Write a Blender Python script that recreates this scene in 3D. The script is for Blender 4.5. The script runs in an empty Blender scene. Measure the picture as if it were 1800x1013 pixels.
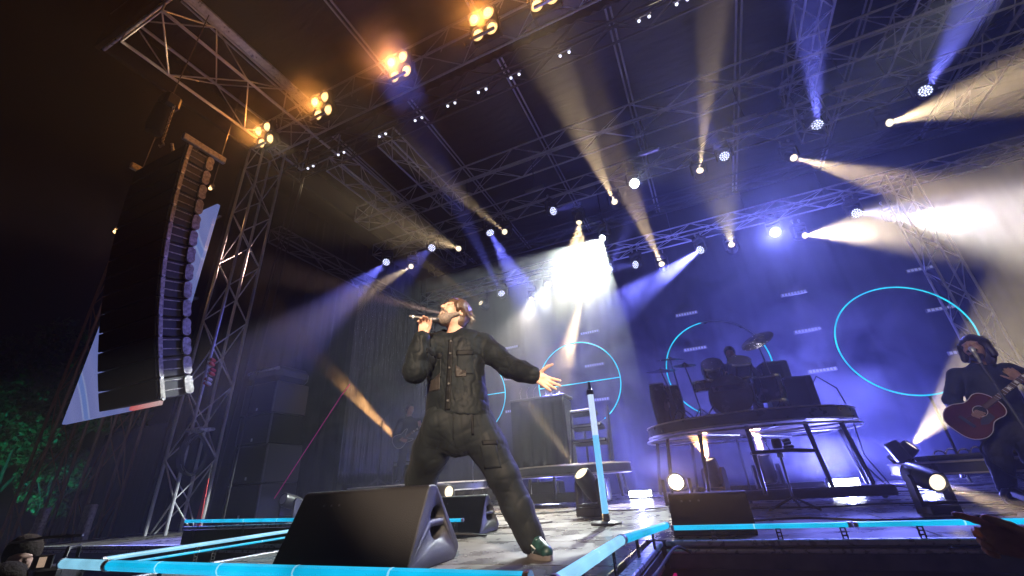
import bpy, math, random
import numpy as np
from mathutils import Vector, Matrix, Quaternion
random.seed(7)
SC = bpy.context.scene
COL = SC.collection
R = math.radians

# ------------------------------------------------------------------ camera
CAM_H = 0.4
def make_camera():
    yaw, tilt, roll = R(23.2), R(25.1), R(3.6)
    fh = Vector((-math.sin(yaw), math.cos(yaw), 0)); up = Vector((0, 0, 1))
    fw = fh * math.cos(tilt) + up * math.sin(tilt)
    r0 = Vector((math.cos(yaw), math.sin(yaw), 0)); u0 = r0.cross(fw)
    rt = r0 * math.cos(roll) - u0 * math.sin(roll)
    uu = r0 * math.sin(roll) + u0 * math.cos(roll)
    cd = bpy.data.cameras.new('camera'); co = bpy.data.objects.new('camera', cd); COL.objects.link(co)
    m = Matrix((rt, uu, -fw)).transposed().to_4x4(); m.translation = (0, 0, CAM_H)
    co.matrix_world = m
    cd.sensor_fit = 'HORIZONTAL'; cd.sensor_width = 36; cd.lens = 14.74
    cd.clip_start = 0.03; cd.clip_end = 500
    SC.camera = co
make_camera()

# ------------------------------------------------------------------ night sky, moon, exposure
W = bpy.data.worlds.new('World'); SC.world = W; W.use_nodes = True
nt = W.node_tree; sky = nt.nodes.new('ShaderNodeTexSky'); sky.sky_type = 'NISHITA'; sky.sun_disc = False
sky.sun_elevation = R(25); sky.sun_rotation = R(200)
bg = nt.nodes['Background']; bg.inputs[1].default_value = 0.00006
nt.links.new(sky.outputs[0], bg.inputs[0])
sd = bpy.data.lights.new('moon', 'SUN'); sd.energy = 0.0004; sd.angle = R(0.5); sd.color = (0.8, 0.9, 1)
so = bpy.data.objects.new('moon', sd); COL.objects.link(so); so.rotation_euler = (R(65), 0, R(20))
vs = SC.view_settings; vs.view_transform = 'Standard'; vs.look = 'None'; vs.exposure = -0.1; vs.gamma = 1
cy = SC.cycles
cy.max_bounces = 4; cy.diffuse_bounces = 2; cy.glossy_bounces = 2; cy.transmission_bounces = 3; cy.volume_bounces = 0
cy.transparent_max_bounces = 6
cy.sample_clamp_indirect = 2.0; cy.sample_clamp_direct = 0; cy.use_denoising = True
cy.caustics_reflective = False; cy.caustics_refractive = False; cy.blur_glossy = 1.0
HAZE_DENSITY = 0.0048
cy.volume_step_rate = 1.5; cy.volume_max_steps = 128

# colours of light
BLUE = (0.17, 0.18, 1.0); CREAM = (1.0, 0.72, 0.40); WARM = (1.0, 0.42, 0.12); WHITE = (0.92, 0.95, 1.0)

# ------------------------------------------------------------------ helpers
MATS = {}
def mat(name, col, rough=0.5, metal=0.0, noise=None, bump=None, emit=None, strength=1.0, sheen=0.0, spec=0.5, coord='Object', sample=True):
    if name in MATS: return MATS[name]
    m = bpy.data.materials.new(name); m.use_nodes = True; MATS[name] = m
    t = m.node_tree; b = t.nodes['Principled BSDF']
    b.inputs['Base Color'].default_value = (*col, 1); b.inputs['Roughness'].default_value = rough
    b.inputs['Metallic'].default_value = metal; b.inputs['Specular IOR Level'].default_value = spec
    if sheen: b.inputs['Sheen Weight'].default_value = sheen
    tc = t.nodes.new('ShaderNodeTexCoord')
    if noise:
        sc, lo, hi = noise[:3]
        n = t.nodes.new('ShaderNodeTexNoise'); n.inputs['Scale'].default_value = sc; n.inputs['Detail'].default_value = 6
        mp = t.nodes.new('ShaderNodeMapping'); t.links.new(tc.outputs[coord], mp.inputs[0]); t.links.new(mp.outputs[0], n.inputs[0])
        if len(noise) > 3: mp.inputs['Scale'].default_value = noise[3]
        r = t.nodes.new('ShaderNodeMapRange'); r.inputs[1].default_value = 0.3; r.inputs[2].default_value = 0.7
        r.inputs[3].default_value = lo; r.inputs[4].default_value = hi
        t.links.new(n.outputs[0], r.inputs[0])
        x = t.nodes.new('ShaderNodeVectorMath'); x.operation = 'SCALE'; x.inputs[0].default_value = col
        t.links.new(r.outputs[0], x.inputs['Scale']); t.links.new(x.outputs[0], b.inputs['Base Color'])
        r2 = t.nodes.new('ShaderNodeMapRange'); r2.inputs[1].default_value = 0.3; r2.inputs[2].default_value = 0.7
        r2.inputs[3].default_value = max(0.05, rough - 0.12); r2.inputs[4].default_value = min(1, rough + 0.12)
        t.links.new(n.outputs[0], r2.inputs[0]); t.links.new(r2.outputs[0], b.inputs['Roughness'])
    if bump:
        n = t.nodes.new('ShaderNodeTexNoise'); n.inputs['Scale'].default_value = bump[0]; n.inputs['Detail'].default_value = 4
        mp = t.nodes.new('ShaderNodeMapping'); t.links.new(tc.outputs[coord], mp.inputs[0]); t.links.new(mp.outputs[0], n.inputs[0])
        if len(bump) > 3: mp.inputs['Scale'].default_value = bump[3]
        bp = t.nodes.new('ShaderNodeBump'); bp.inputs['Strength'].default_value = bump[1]; bp.inputs['Distance'].default_value = bump[2]
        t.links.new(n.outputs[0], bp.inputs['Height']); t.links.new(bp.outputs[0], b.inputs['Normal'])
    if emit:
        b.inputs['Emission Color'].default_value = (*emit, 1); b.inputs['Emission Strength'].default_value = strength
        if not sample: m.cycles.emission_sampling = 'NONE'
    return m

def tag(o, label=None, cat=None, group=None, kind=None):
    if label: o['label'] = label
    if cat: o['category'] = cat
    if group: o['group'] = group
    if kind: o['kind'] = kind
    return o
def link(o, parent=None, local=False):
    COL.objects.link(o)
    if parent is not None:
        o.parent = parent
        if not local: o.matrix_parent_inverse = PINV[parent.name]
    return o
PINV = {}
def thing(name, loc, label, cat, group=None, rz=0.0, kind=None):
    o = bpy.data.objects.new(name, None); COL.objects.link(o)
    o.location = loc; o.rotation_euler = (0, 0, rz); o.empty_display_size = 0.1
    PINV[o.name] = (Matrix.Translation(loc) @ Matrix.Rotation(rz, 4, 'Z')).inverted()
    return tag(o, label, cat, group, kind)
def as_parent(o):
    PINV[o.name] = o.matrix_basis.inverted() if o.parent is None else Matrix()
    return o

class MB:
    def __init__(s): s.v = []; s.f = []
    def add(s, vs, fs):
        n = len(s.v); s.v += [tuple(v) for v in vs]; s.f += [tuple(i + n for i in f) for f in fs]; return s
    def box(s, c, size, rot=None, taper=None):
        hx, hy, hz = size[0] / 2, size[1] / 2, size[2] / 2
        vs = [Vector((x * hx, y * hy, z * hz)) for z in (-1, 1) for y in (-1, 1) for x in (-1, 1)]
        if taper: vs = [Vector((v.x * (taper if v.z > 0 else 1), v.y * (taper if v.z > 0 else 1), v.z)) for v in vs]
        if rot is not None: vs = [rot @ v for v in vs]
        c = Vector(c)
        return s.add([v + c for v in vs], [(0, 2, 3, 1), (4, 5, 7, 6), (0, 1, 5, 4), (2, 6, 7, 3), (0, 4, 6, 2), (1, 3, 7, 5)])
    def cbox(s, c, size, b=0.01, rot=None):        # box with chamfered edges
        hx, hy, hz = [q / 2 for q in size]; b = min(b, hx * .9, hy * .9, hz * .9); vs = []; idx = {}
        for sx in (-1, 1):
            for sy in (-1, 1):
                for sz in (-1, 1):
                    for ax in range(3):
                        p = [sx * (hx - (b if ax != 0 else 0)), sy * (hy - (b if ax != 1 else 0)), sz * (hz - (b if ax != 2 else 0))]
                        idx[(sx, sy, sz, ax)] = len(vs); vs.append(Vector(p))
        fs = []
        q = [(-1, -1), (1, -1), (1, 1), (-1, 1)]
        for ax in range(3):
            for sg in (-1, 1):
                k = []
                for a, bb in q:
                    t = [0, 0, 0]; t[ax] = sg; t[(ax + 1) % 3] = a; t[(ax + 2) % 3] = bb; k.append(idx[(*t, ax)])
                fs.append(k if sg > 0 else k[::-1])
        for ax in range(3):
            o1, o2 = (ax + 1) % 3, (ax + 2) % 3
            for a in (-1, 1):
                for bb in (-1, 1):
                    t0 = [0, 0, 0]; t1 = [0, 0, 0]; t0[ax] = -1; t1[ax] = 1
                    for t in (t0, t1): t[o1] = a; t[o2] = bb
                    k = [idx[(*t0, o1)], idx[(*t1, o1)], idx[(*t1, o2)], idx[(*t0, o2)]]
                    fs.append(k if a * bb < 0 else k[::-1])
        for sx in (-1, 1):
            for sy in (-1, 1):
                for sz in (-1, 1):
                    k = [idx[(sx, sy, sz, 0)], idx[(sx, sy, sz, 1)], idx[(sx, sy, sz, 2)]]
                    fs.append(k if sx * sy * sz > 0 else k[::-1])
        if rot is not None: vs = [rot @ v for v in vs]
        c = Vector(c); return s.add([v + c for v in vs], fs)
    def cyl(s, a, b, r0, r1=None, n=12, caps=True):
        r1 = r0 if r1 is None else r1; a = Vector(a); b = Vector(b); d = (b - a)
        q = d.to_track_quat('Z', 'Y'); vs = []
        for p, r in ((a, r0), (b, r1)):
            for i in range(n):
                t = 2 * math.pi * i / n; vs.append(p + q @ Vector((math.cos(t) * r, math.sin(t) * r, 0)))
        fs = [(i, (i + 1) % n, n + (i + 1) % n, n + i) for i in range(n)]
        if caps: fs += [tuple(range(n))[::-1], tuple(range(n, 2 * n))]
        return s.add(vs, fs)
    def tube(s, pts, r, n=8, closed=False, caps=True):
        P = [Vector(p) for p in pts]; m = len(P); rs = r if hasattr(r, '__len__') else [r] * m
        up = None; vs = []
        for i, p in enumerate(P):
            if closed: t = P[(i + 1) % m] - P[i - 1]
            else: t = P[min(i + 1, m - 1)] - P[max(i - 1, 0)]
            t.normalize()
            if up is None: up = t.orthogonal().normalized()
            else: up = (up - t * up.dot(t)).normalized()
            w = t.cross(up)
            for k in range(n):
                g = 2 * math.pi * k / n; vs.append(p + up * (math.cos(g) * rs[i]) + w * (math.sin(g) * rs[i]))
        fs = []
        for i in range(m if closed else m - 1):
            j = (i + 1) % m
            for k in range(n): fs.append((i * n + k, i * n + (k + 1) % n, j * n + (k + 1) % n, j * n + k))
        if caps and not closed: fs += [tuple(range(n))[::-1], tuple(range((m - 1) * n, m * n))]
        return s.add(vs, fs)
    def lathe(s, prof, c=(0, 0, 0), q=None, n=20):   # prof [(r,z)] about local z
        vs = []; c = Vector(c)
        for r, z in prof:
            for k in range(n):
                g = 2 * math.pi * k / n; v = Vector((math.cos(g) * r, math.sin(g) * r, z))
                vs.append(c + (q @ v if q is not None else v))
        m = len(prof); fs = []
        for i in range(m - 1):
            for k in range(n): fs.append((i * n + k, i * n + (k + 1) % n, (i + 1) * n + (k + 1) % n, (i + 1) * n + k))
        if prof[0][0] > 1e-5: fs.append(tuple(range(n))[::-1])
        if prof[-1][0] > 1e-5: fs.append(tuple(range((m - 1) * n, m * n)))
        return s.add(vs, fs)
    def ball(s, c, r, n=12, m=8):
        rr = r if hasattr(r, '__len__') else (r, r, r)
        k = len(s.v); s.lathe([(max(math.sin(math.pi * i / m), 1e-6), -math.cos(math.pi * i / m)) for i in range(m + 1)], (0, 0, 0), None, n)
        for i in range(k, len(s.v)):
            v = s.v[i]; s.v[i] = (c[0] + v[0] * rr[0], c[1] + v[1] * rr[1], c[2] + v[2] * rr[2])
        return s
    def prism(s, poly, a0, a1, axis='x'):            # polygon extruded along an axis
        n = len(poly); vs = []
        for t in (a0, a1):
            for p, q in poly: vs.append({'x': (t, p, q), 'y': (p, t, q), 'z': (p, q, t)}[axis])
        fs = [(i, (i + 1) % n, n + (i + 1) % n, n + i) for i in range(n)] + [tuple(range(n))[::-1], tuple(range(n, 2 * n))]
        return s.add(vs, fs)
    def mesh(s, name, smooth=True, angle=40):
        me = bpy.data.meshes.new(name); me.from_pydata(s.v, [], s.f); me.validate()
        import bmesh
        b = bmesh.new(); b.from_mesh(me); bmesh.ops.recalc_face_normals(b, faces=b.faces); b.to_mesh(me); b.free()
        if smooth:
            me.shade_smooth(); me.set_sharp_from_angle(angle=R(angle))
        return me
    def build(s, name, m, parent=None, local=False, smooth=True, angle=40):
        me = s.mesh(name, smooth, angle); me.materials.append(m)
        return link(bpy.data.objects.new(name, me), parent, local)

def inst(name, me, mw, parent, local=False):
    o = bpy.data.objects.new(name, me); o.matrix_basis = mw; return link(o, parent, local)
_uc = {}
def rod(name, a, b, r, m, parent):                  # shared unit cylinder between two points
    key = m.name
    if key not in _uc:
        me = MB().cyl((0, 0, 0), (0, 0, 1), 1, n=8).mesh('rod_' + m.name); me.materials.append(m); _uc[key] = me
    a = Vector(a); b = Vector(b); d = b - a
    mw = Matrix.Translation(a) @ d.to_track_quat('Z', 'Y').to_matrix().to_4x4() @ Matrix.Diagonal((r, r, d.length, 1))
    return inst(name, _uc[key], mw, parent)

def point_lamp(name, loc, e, col, rad, parent=None):
    l = bpy.data.lights.new(name, 'POINT'); l.energy = e; l.color = col; l.shadow_soft_size = rad
    o = bpy.data.objects.new(name, l); o.location = loc; return link(o, parent)
def spot_lamp(name, loc, target, e, col, cone, blend=0.35, rad=0.03, parent=None):
    l = bpy.data.lights.new(name, 'SPOT'); l.energy = e; l.color = col; l.spot_size = R(cone); l.spot_blend = blend; l.shadow_soft_size = rad
    o = bpy.data.objects.new(name, l); d = Vector(target) - Vector(loc)
    o.matrix_basis = Matrix.Translation(loc) @ d.to_track_quat('-Z', 'Y').to_matrix().to_4x4()
    return link(o, parent)
# ------------------------------------------------------------------ materials
ALU = mat('aluminium', (0.72, 0.73, 0.75), 0.36, 0.6, noise=(14, 0.7, 1.1))
STEEL = mat('dark_steel', (0.10, 0.10, 0.11), 0.45, 0.7, noise=(9, 0.7, 1.2))
BLK = mat('black_paint', (0.018, 0.018, 0.02), 0.45, noise=(20, 0.7, 1.4))
BLKR = mat('black_rubber', (0.012, 0.012, 0.013), 0.7)
PLAST = mat('black_plastic', (0.025, 0.025, 0.028), 0.4, noise=(30, 0.7, 1.3))
CLOTHB = mat('black_drape', (0.008, 0.009, 0.010), 0.85, noise=(1.5, 0.7, 1.3), bump=(60, 0.3, 0.004), spec=0.15)
TARP = mat('roof_tarpaulin', (0.006, 0.0072, 0.008), 0.5, noise=(0.8, 0.6, 1.4), bump=(1.6, 0.6, 0.05, (1, 4, 1)))
DECK = mat('deck_plywood', (0.10, 0.093, 0.086), 0.30, noise=(3.0, 0.72, 1.18), bump=(45, 0.25, 0.002))
TRACK = mat('anodised_profile', (0.55, 0.57, 0.62), 0.32, 0.35, noise=(25, 0.8, 1.1))
GROUND = mat('trodden_ground', (0.06, 0.055, 0.05), 0.9, noise=(2, 0.6, 1.3), bump=(8, 0.5, 0.05))
def emat(name, col, s, sample=True): return mat(name, (0.02, 0.02, 0.02), 0.4, emit=col, strength=s, sample=sample)
CYAN = emat('cyan_tube_glow', (0.004, 0.50, 0.86), 1.0)
CYANW = emat('pale_cyan_tube_glow', (0.30, 0.72, 0.98), 1.0)
CYANH = emat('cyan_hoop_glow', (0.02, 0.72, 1.0), 1.15)

def uneven(m, lo, hi):                               # LED diffusers glow unevenly along their length
    t = m.node_tree; b = t.nodes['Principled BSDF']; g = t.nodes.new('ShaderNodeNewGeometry'); n = t.nodes.new('ShaderNodeTexNoise'); n.inputs['Scale'].default_value = 3.2; n.inputs['Detail'].default_value = 2
    r = t.nodes.new('ShaderNodeMapRange'); r.inputs[1].default_value = 0.3; r.inputs[2].default_value = 0.7; r.inputs[3].default_value = lo; r.inputs[4].default_value = hi
    t.links.new(g.outputs['Position'], n.inputs[0]); t.links.new(n.outputs[0], r.inputs[0]); t.links.new(r.outputs[0], b.inputs['Emission Strength'])
for q in (CYAN, CYANW, CYANH): uneven(q, 0.72, 1.35)
# ------------------------------------------------------------------ ground and stage
def plane_grid(name, x0, x1, y0, y1, nx, ny, zf, m, parent=None, kind=None, thick=0.0):
    xs = np.linspace(x0, x1, nx + 1); ys = np.linspace(y0, y1, ny + 1)
    vs = [(float(x), float(y), float(zf(x, y))) for y in ys for x in xs]
    fs = [(j * (nx + 1) + i, j * (nx + 1) + i + 1, (j + 1) * (nx + 1) + i + 1, (j + 1) * (nx + 1) + i) for j in range(ny) for i in range(nx)]
    me = bpy.data.meshes.new(name); me.from_pydata(vs, [], fs); me.shade_smooth(); me.materials.append(m)
    o = link(bpy.data.objects.new(name, me), parent)
    if thick: s = o.modifiers.new('s', 'SOLIDIFY'); s.thickness = thick
    if kind: o['kind'] = kind
    return o
plane_grid('ground', -60, 60, -40, 80, 24, 24, lambda x, y: -1.4 + 0.02 * math.sin(x * 1.3) * math.cos(y), GROUND, kind='structure')

stage = MB()
stage.box((0.0, 8.25, -0.16), (18.9, 9.66, 0.24)).box((-2.08, 2.45, -0.16), (3.06, 1.92, 0.24))
stage = as_parent(tag(stage.build('stage_floor', BLK), kind='structure'))
pm = {}
def panel(x0, x1, y0, y1):
    k = (round(x1 - x0, 2), round(y1 - y0, 2))
    if k not in pm:
        me = MB().cbox((0, 0, 0), (k[0] - 0.008, k[1] - 0.008, 0.04), 0.004).mesh('deck_panel', False); me.materials.append(DECK); pm[k] = me
    o = inst('deck_panel', pm[k], Matrix.Translation(((x0 + x1) / 2, (y0 + y1) / 2, -0.02 + random.uniform(-0.001, 0.001))), stage)
for j in range(10):
    for i in range(9):
        panel(-9.4 + i * 2.09, -9.4 + (i + 1) * 2.09, 3.45 + j * 0.96, 3.45 + (j + 1) * 0.96)
for j in range(2):
    for i in range(2):
        panel(-3.58 + i * 1.5, -3.58 + (i + 1) * 1.5, 1.52 + j * 0.96, 1.52 + (j + 1) * 0.96)
# under-stage skirt and rim profiles
def drape(name, pts, z0, z1, folds, amp, m, label=None, cat='curtain', parent=None, kind=None, nz=10, seed=0, taper=0.4):
    rnd = random.Random(seed); P = [Vector((*p, 0)) for p in pts]; n = folds * 8
    L = [0]
    for a, b in zip(P, P[1:]): L.append(L[-1] + (b - a).length)
    vs = []; ph = [rnd.uniform(0, 6.28) for _ in range(4)]
    for k in range(nz + 1):
        t = k / nz; z = z1 + (z0 - z1) * t
        for i in range(n + 1):
            s = L[-1] * i / n; j = max(q for q in range(len(L) - 1) if L[q] <= s + 1e-6)
            d = (P[j + 1] - P[j]).normalized(); p = P[j] + d * (s - L[j]); nn = Vector((-d.y, d.x, 0))
            w = s / L[-1] * folds * 6.28
            a = amp * (taper + (1 - taper) * t) * (math.sin(w + 0.8 * math.sin(w * 0.31 + ph[0])) + 0.5 * math.sin(w * 1.7 + ph[1] + t) + 0.35 * math.sin(w * 0.43 + ph[2] + t * 2))
            q = p + nn * a; vs.append((q.x, q.y, z))
    fs = [(k * (n + 1) + i, k * (n + 1) + i + 1, (k + 1) * (n + 1) + i + 1, (k + 1) * (n + 1) + i) for k in range(nz) for i in range(n)]
    me = bpy.data.meshes.new(name); me.from_pydata(vs, [], fs); me.shade_smooth(); me.materials.append(m)
    o = link(bpy.data.objects.new(name, me), parent); s = o.modifiers.new('s', 'SOLIDIFY'); s.thickness = 0.006
    if label: tag(o, label, cat)
    if kind: o['kind'] = kind
    return o
drape('stage_skirt', [(-0.5, 3.4), (9.4, 3.4)], -1.4, -0.26, 30, 0.02, CLOTHB, parent=stage, seed=2)
drape('stage_skirt', [(-9.4, 3.4), (-3.66, 3.4)], -1.4, -0.26, 20, 0.02, CLOTHB, parent=stage, seed=3)
drape('stage_skirt', [(-3.66, 3.4), (-3.66, 1.44), (-0.5, 1.44), (-0.5, 3.4)], -1.4, -0.26, 24, 0.02, CLOTHB, parent=stage, seed=4)
MAG = emat('magenta_strip_glow', (0.55, 0.0, 0.16), 0.6)
def rim(x0, y0, x1, y1, mg=False):
    d = Vector((x1 - x0, y1 - y0, 0)); L = d.length; rot = Matrix.Rotation(math.atan2(d.y, d.x), 3, 'Z'); c = Vector(((x0 + x1) / 2, (y0 + y1) / 2, 0))
    MB().cbox(c + Vector((0, 0, -0.012)), (L, 0.07, 0.03), 0.006, rot).build('edge_profile', TRACK, stage, smooth=False)
    MB().cbox(c + Vector((0, 0, -0.10)), (L, 0.045, 0.11), 0.006, rot).build('edge_beam', STEEL, stage, smooth=False)
    MB().cyl(c - d / 2 + rot @ Vector((0, -0.035, -0.055)), c + d / 2 + rot @ Vector((0, -0.035, -0.055)), 0.012, n=10).build('edge_pipe', TRACK, stage)
rim(-0.45, 3.40, 9.4, 3.40); rim(-9.4, 3.40, -3.70, 3.40); rim(-3.62, 1.45, -3.62, 3.36); rim(-0.5, 3.36, -0.5, 1.45); rim(-3.58, 1.47, -0.54, 1.47)
for (a, b) in (((-0.42, 3.34, -0.22), (-0.42, 1.5, -0.22)), ((-3.68, 2.2, -0.1), (-3.68, 3.3, -0.1))):
    MB().cbox((Vector(a) + Vector(b)) / 2, (0.02, abs(a[1] - b[1]), 0.10 if a[0] > -1 else 0.025), 0.004).build('magenta_strip', MAG, stage, smooth=False)

# ------------------------------------------------------------------ trusses
def truss(name, label, A, B, w=0.5, h=0.5, panel=0.6, cr=0.025, br=0.011, m=None, wdir=None, group='roof trusses', cat='truss', faces='abcd'):
    m = m or ALU; A = Vector(A); B = Vector(B); d = B - A; L = d.length; d.normalize()
    wd = Vector(wdir) if wdir else (d.cross(Vector((0, 0, 1))) if abs(d.z) < 0.9 else Vector((1, 0, 0))); wd.normalize()
    hd = d.cross(wd).normalized()
    root = thing(name, A, label, cat, group)
    cs = [wd * (sx * w / 2) + hd * (sy * h / 2) for sx, sy in ((-1, -1), (1, -1), (1, 1), (-1, 1))]
    for c in cs: rod('chord', A + c, B + c, cr, m, root)
    n = max(1, round(L / panel)); st = L / n
    for fi, (i, j) in enumerate(((0, 1), (1, 2), (2, 3), (3, 0))):
        if 'abcd'[fi] not in faces: continue
        for k in range(n):
            p, q = (cs[i], cs[j]) if (k + fi) % 2 == 0 else (cs[j], cs[i])
            rod('brace', A + d * (st * k) + p, A + d * (st * (k + 1)) + q, br, m, root)
    for k in (0, n):
        for i in range(4): rod('strut', A + d * (st * k) + cs[i], A + d * (st * k) + cs[(i + 1) % 4], br * 1.2, m, root)
    return root
ZR = 8.25
truss('roof_truss', 'front roof truss carrying the row of warm blinder lamps', (-8.2, 4.66, ZR), (9, 4.66, ZR))
truss('roof_truss', 'dark second truss behind the blinders with small white clip lamps', (-8.4, 5.6, 8.2), (9, 5.6, 8.2), 0.45, 0.45, m=STEEL)
truss('roof_truss', 'big zigzag truss crossing the roof mid way above the stage', (-8.4, 8.15, 8.15), (9, 8.15, 8.15), 0.6, 0.5, 0.75)
truss('lighting_truss', 'lighting truss with the upper row of moving heads', (-8.8, 9.35, 7.65), (9, 9.35, 7.65), 0.45, 0.4, 0.55, 0.022, 0.009, group='lighting trusses')
truss('lighting_truss', 'rear lighting truss with the lower row of moving heads', (-8.6, 11.75, 6.75), (9, 11.75, 6.75), 0.4, 0.35, 0.55, 0.022, 0.009, group='lighting trusses')
truss('roof_truss', 'rear roof truss high against the back drape', (-8.6, 12.15, 8.2), (9, 12.15, 8.2), 0.4, 0.4, 0.7, m=STEEL)
truss('roof_truss', 'outer left truss running back under the roof edge', (-7.2, 5.85, 8.15), (-7.2, 12.0, 8.15), 0.5, 0.45)
truss('roof_truss', 'left truss running back, next to the outer left truss', (-5.55, 5.8, 8.15), (-5.55, 9.1, 8.15), 0.42, 0.4)
truss('roof_truss', 'right truss running back above the round drum riser', (3.5, 5.8, 8.2), (3.5, 9.3, 8.2), 0.5, 0.5)
truss('roof_truss', 'pale truss at upper right running back, right of the violet upward beam', (5.45, 5.8, 8.2), (5.45, 9.3, 8.2), 0.6, 0.55)
truss('roof_truss', 'truss at the far upper right corner running back', (7.3, 5.8, 8.2), (7.3, 12.0, 8.2), 0.5, 0.5)
truss('roof_truss', 'wide eave truss cantilevered to the front left corner of the roof', (-7.45, 1.72, 8.3), (-7.45, 5.6, 8.3), 1.2, 0.6, 0.85, 0.03, 0.014)
truss('side_truss', 'low side truss above the dark left wing', (-8.75, 5.7, 6.35), (-8.75, 11.6, 6.35), 0.35, 0.35, 0.6, 0.02, 0.009, m=STEEL)
truss('tower_truss', 'tall tower truss beside the hanging speaker array', (-8.2, 4.75, -1.4), (-8.2, 4.75, 8.0), 0.52, 0.52, 0.62, 0.027, 0.012, group='tower trusses')
truss('tower_truss', 'hazy tower truss behind the singing guitarist', (5.2, 11.0, 0.0), (5.2, 11.0, 6.4), 0.45, 0.45, 0.6, group='tower trusses')
truss('tower_truss', 'tower truss hanging below the roof at upper right', (3.5, 9.1, 6.9), (3.5, 9.1, 8.4), 0.5, 0.4, 0.4, group='tower trusses')
# roof skin, purlins, fascia
roof = as_parent(tag(plane_grid('stage_roof', -8.9, 9.4, 1.6, 13.4, 60, 48, lambda x, y: 9.25 - 0.05 * (y - 1.6) + 0.10 * math.cos((x) / 2.4 * 2 * math.pi) * 0.6 + 0.02 * math.sin(3 * x + 5 * y), TARP, thick=0.02), 'dark tarpaulin roof stretched over the stage trusses', 'stage roof'))
for x in (-7.2, -4.8, -2.4, 0.0, 2.4, 4.8, 7.2):
    for dx in (-0.05, 0.05): rod('purlin', (x + dx, 2.0, 8.98), (x + dx, 13.2, 8.62), 0.022, ALU, roof)
MB().cbox((0.25, 1.66, 8.75), (18.3, 0.10, 1.0), 0.02).build('fascia', CLOTHB, roof, smooth=False)
MB().cbox((-8.85, 7.5, 8.75), (0.10, 11.6, 0.9), 0.02).build('fascia', CLOTHB, roof, smooth=False)
MB().cbox((-6.75, 3.4, 8.62), (0.22, 3.5, 0.05), 0.01).build('eave_rail', ALU, roof, smooth=False)
MB().cyl((-8.75, 1.72, 8.22), (9, 1.72, 8.22), 0.03).build('fascia_pipe', ALU, roof)
drape('roof_border', [(-8.2, 5.05), (9, 5.05)], 7.95, 8.15, 60, 0.02, CLOTHB, parent=roof, seed=9, nz=2)
for k in range(12):
    x = -7.7 + k * 1.42
    MB().cbox((x, 5.02, 8.42), (1.36, 0.56, 0.02), 0.005).build('cable_tray', STEEL, roof, smooth=False)
# backdrop and side drapes
NAVY = mat('navy_backdrop', (0.0045, 0.005, 0.008), 0.95, noise=(1.2, 0.75, 1.25), bump=(80, 0.3, 0.003), spec=0.0)
drape('backdrop_curtain', [(-9.4, 12.95), (9.4, 12.95)], 0.0, 8.4, 46, 0.009, NAVY, 'tall dark blue backdrop curtain behind the whole stage', seed=5)
drape('wing_curtain', [(-9.5, 4.9), (-9.5, 12.8)], -1.3, 8.2, 22, 0.05, CLOTHB, 'black curtain closing the left wing behind the speaker stack', seed=6)
drape('wing_curtain', [(9.3, 5.0), (9.3, 12.8)], 0.0, 8.2, 22, 0.05, CLOTHB, 'black curtain closing the right wing', seed=7)
FOIL = mat('silver_foil', (0.42, 0.42, 0.46), 0.13, 1.0, bump=(7, 0.9, 0.03, (8, 8, 0.25)))
drape('foil_curtain', [(-8.62, 8.55), (-8.62, 12.5)], 0.65, 6.15, 26, 0.045, FOIL, 'shiny silver foil slash curtain behind the far guitarist', seed=8, taper=0.7, nz=18)

# haze
hz = bpy.data.materials.new('stage_haze'); hz.use_nodes = True; t = hz.node_tree; t.nodes.remove(t.nodes['Principled BSDF'])
pv = t.nodes.new('ShaderNodeVolumePrincipled'); pv.inputs['Density'].default_value = HAZE_DENSITY; pv.inputs['Color'].default_value = (0.95, 0.95, 0.97, 1); pv.inputs['Anisotropy'].default_value = 0.62
t.links.new(pv.outputs[0], t.nodes['Material Output'].inputs['Volume'])
try: hz.cycles.volume_sampling = 'MULTIPLE_IMPORTANCE'
except Exception: pass
tag(MB().box((0, 20, 4.3), (122, 122, 13.6)).build('haze', hz, smooth=False), kind='stuff')

def smoke(name, c, size, scale, lo, hi, dens, fall):
    m = bpy.data.materials.new(name); m.use_nodes = True; t = m.node_tree; t.nodes.remove(t.nodes['Principled BSDF'])
    v = t.nodes.new('ShaderNodeVolumePrincipled'); v.inputs['Color'].default_value = (0.95, 0.95, 0.97, 1); v.inputs['Anisotropy'].default_value = 0.5
    tc = t.nodes.new('ShaderNodeTexCoord'); n = t.nodes.new('ShaderNodeTexNoise'); n.inputs['Scale'].default_value = scale; n.inputs['Detail'].default_value = 3; n.inputs['Distortion'].default_value = 0.6
    t.links.new(tc.outputs['Object'], n.inputs[0])
    r = t.nodes.new('ShaderNodeMapRange'); r.inputs[1].default_value = lo; r.inputs[2].default_value = hi; r.inputs[3].default_value = 0.0; r.inputs[4].default_value = dens; t.links.new(n.outputs[0], r.inputs[0])
    # thin out towards the borders of the cloud
    g = t.nodes.new('ShaderNodeVectorMath'); g.operation = 'DIVIDE'; g.inputs[1].default_value = [q / 2 for q in size]; t.links.new(tc.outputs['Object'], g.inputs[0])
    l = t.nodes.new('ShaderNodeVectorMath'); l.operation = 'LENGTH'; t.links.new(g.outputs[0], l.inputs[0])
    f = t.nodes.new('ShaderNodeMapRange'); f.inputs[1].default_value = fall; f.inputs[2].default_value = 1.0; f.inputs[3].default_value = 1.0; f.inputs[4].default_value = 0.0; t.links.new(l.outputs['Value'], f.inputs[0])
    x = t.nodes.new('ShaderNodeMath'); x.operation = 'MULTIPLY'; t.links.new(r.outputs[0], x.inputs[0]); t.links.new(f.outputs[0], x.inputs[1]); t.links.new(x.outputs[0], v.inputs['Density'])
    t.links.new(v.outputs[0], t.nodes['Material Output'].inputs['Volume'])
    o = MB().box((0, 0, 0), size).build(name, m, smooth=False); o.location = c; return tag(o, kind='stuff')
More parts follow.
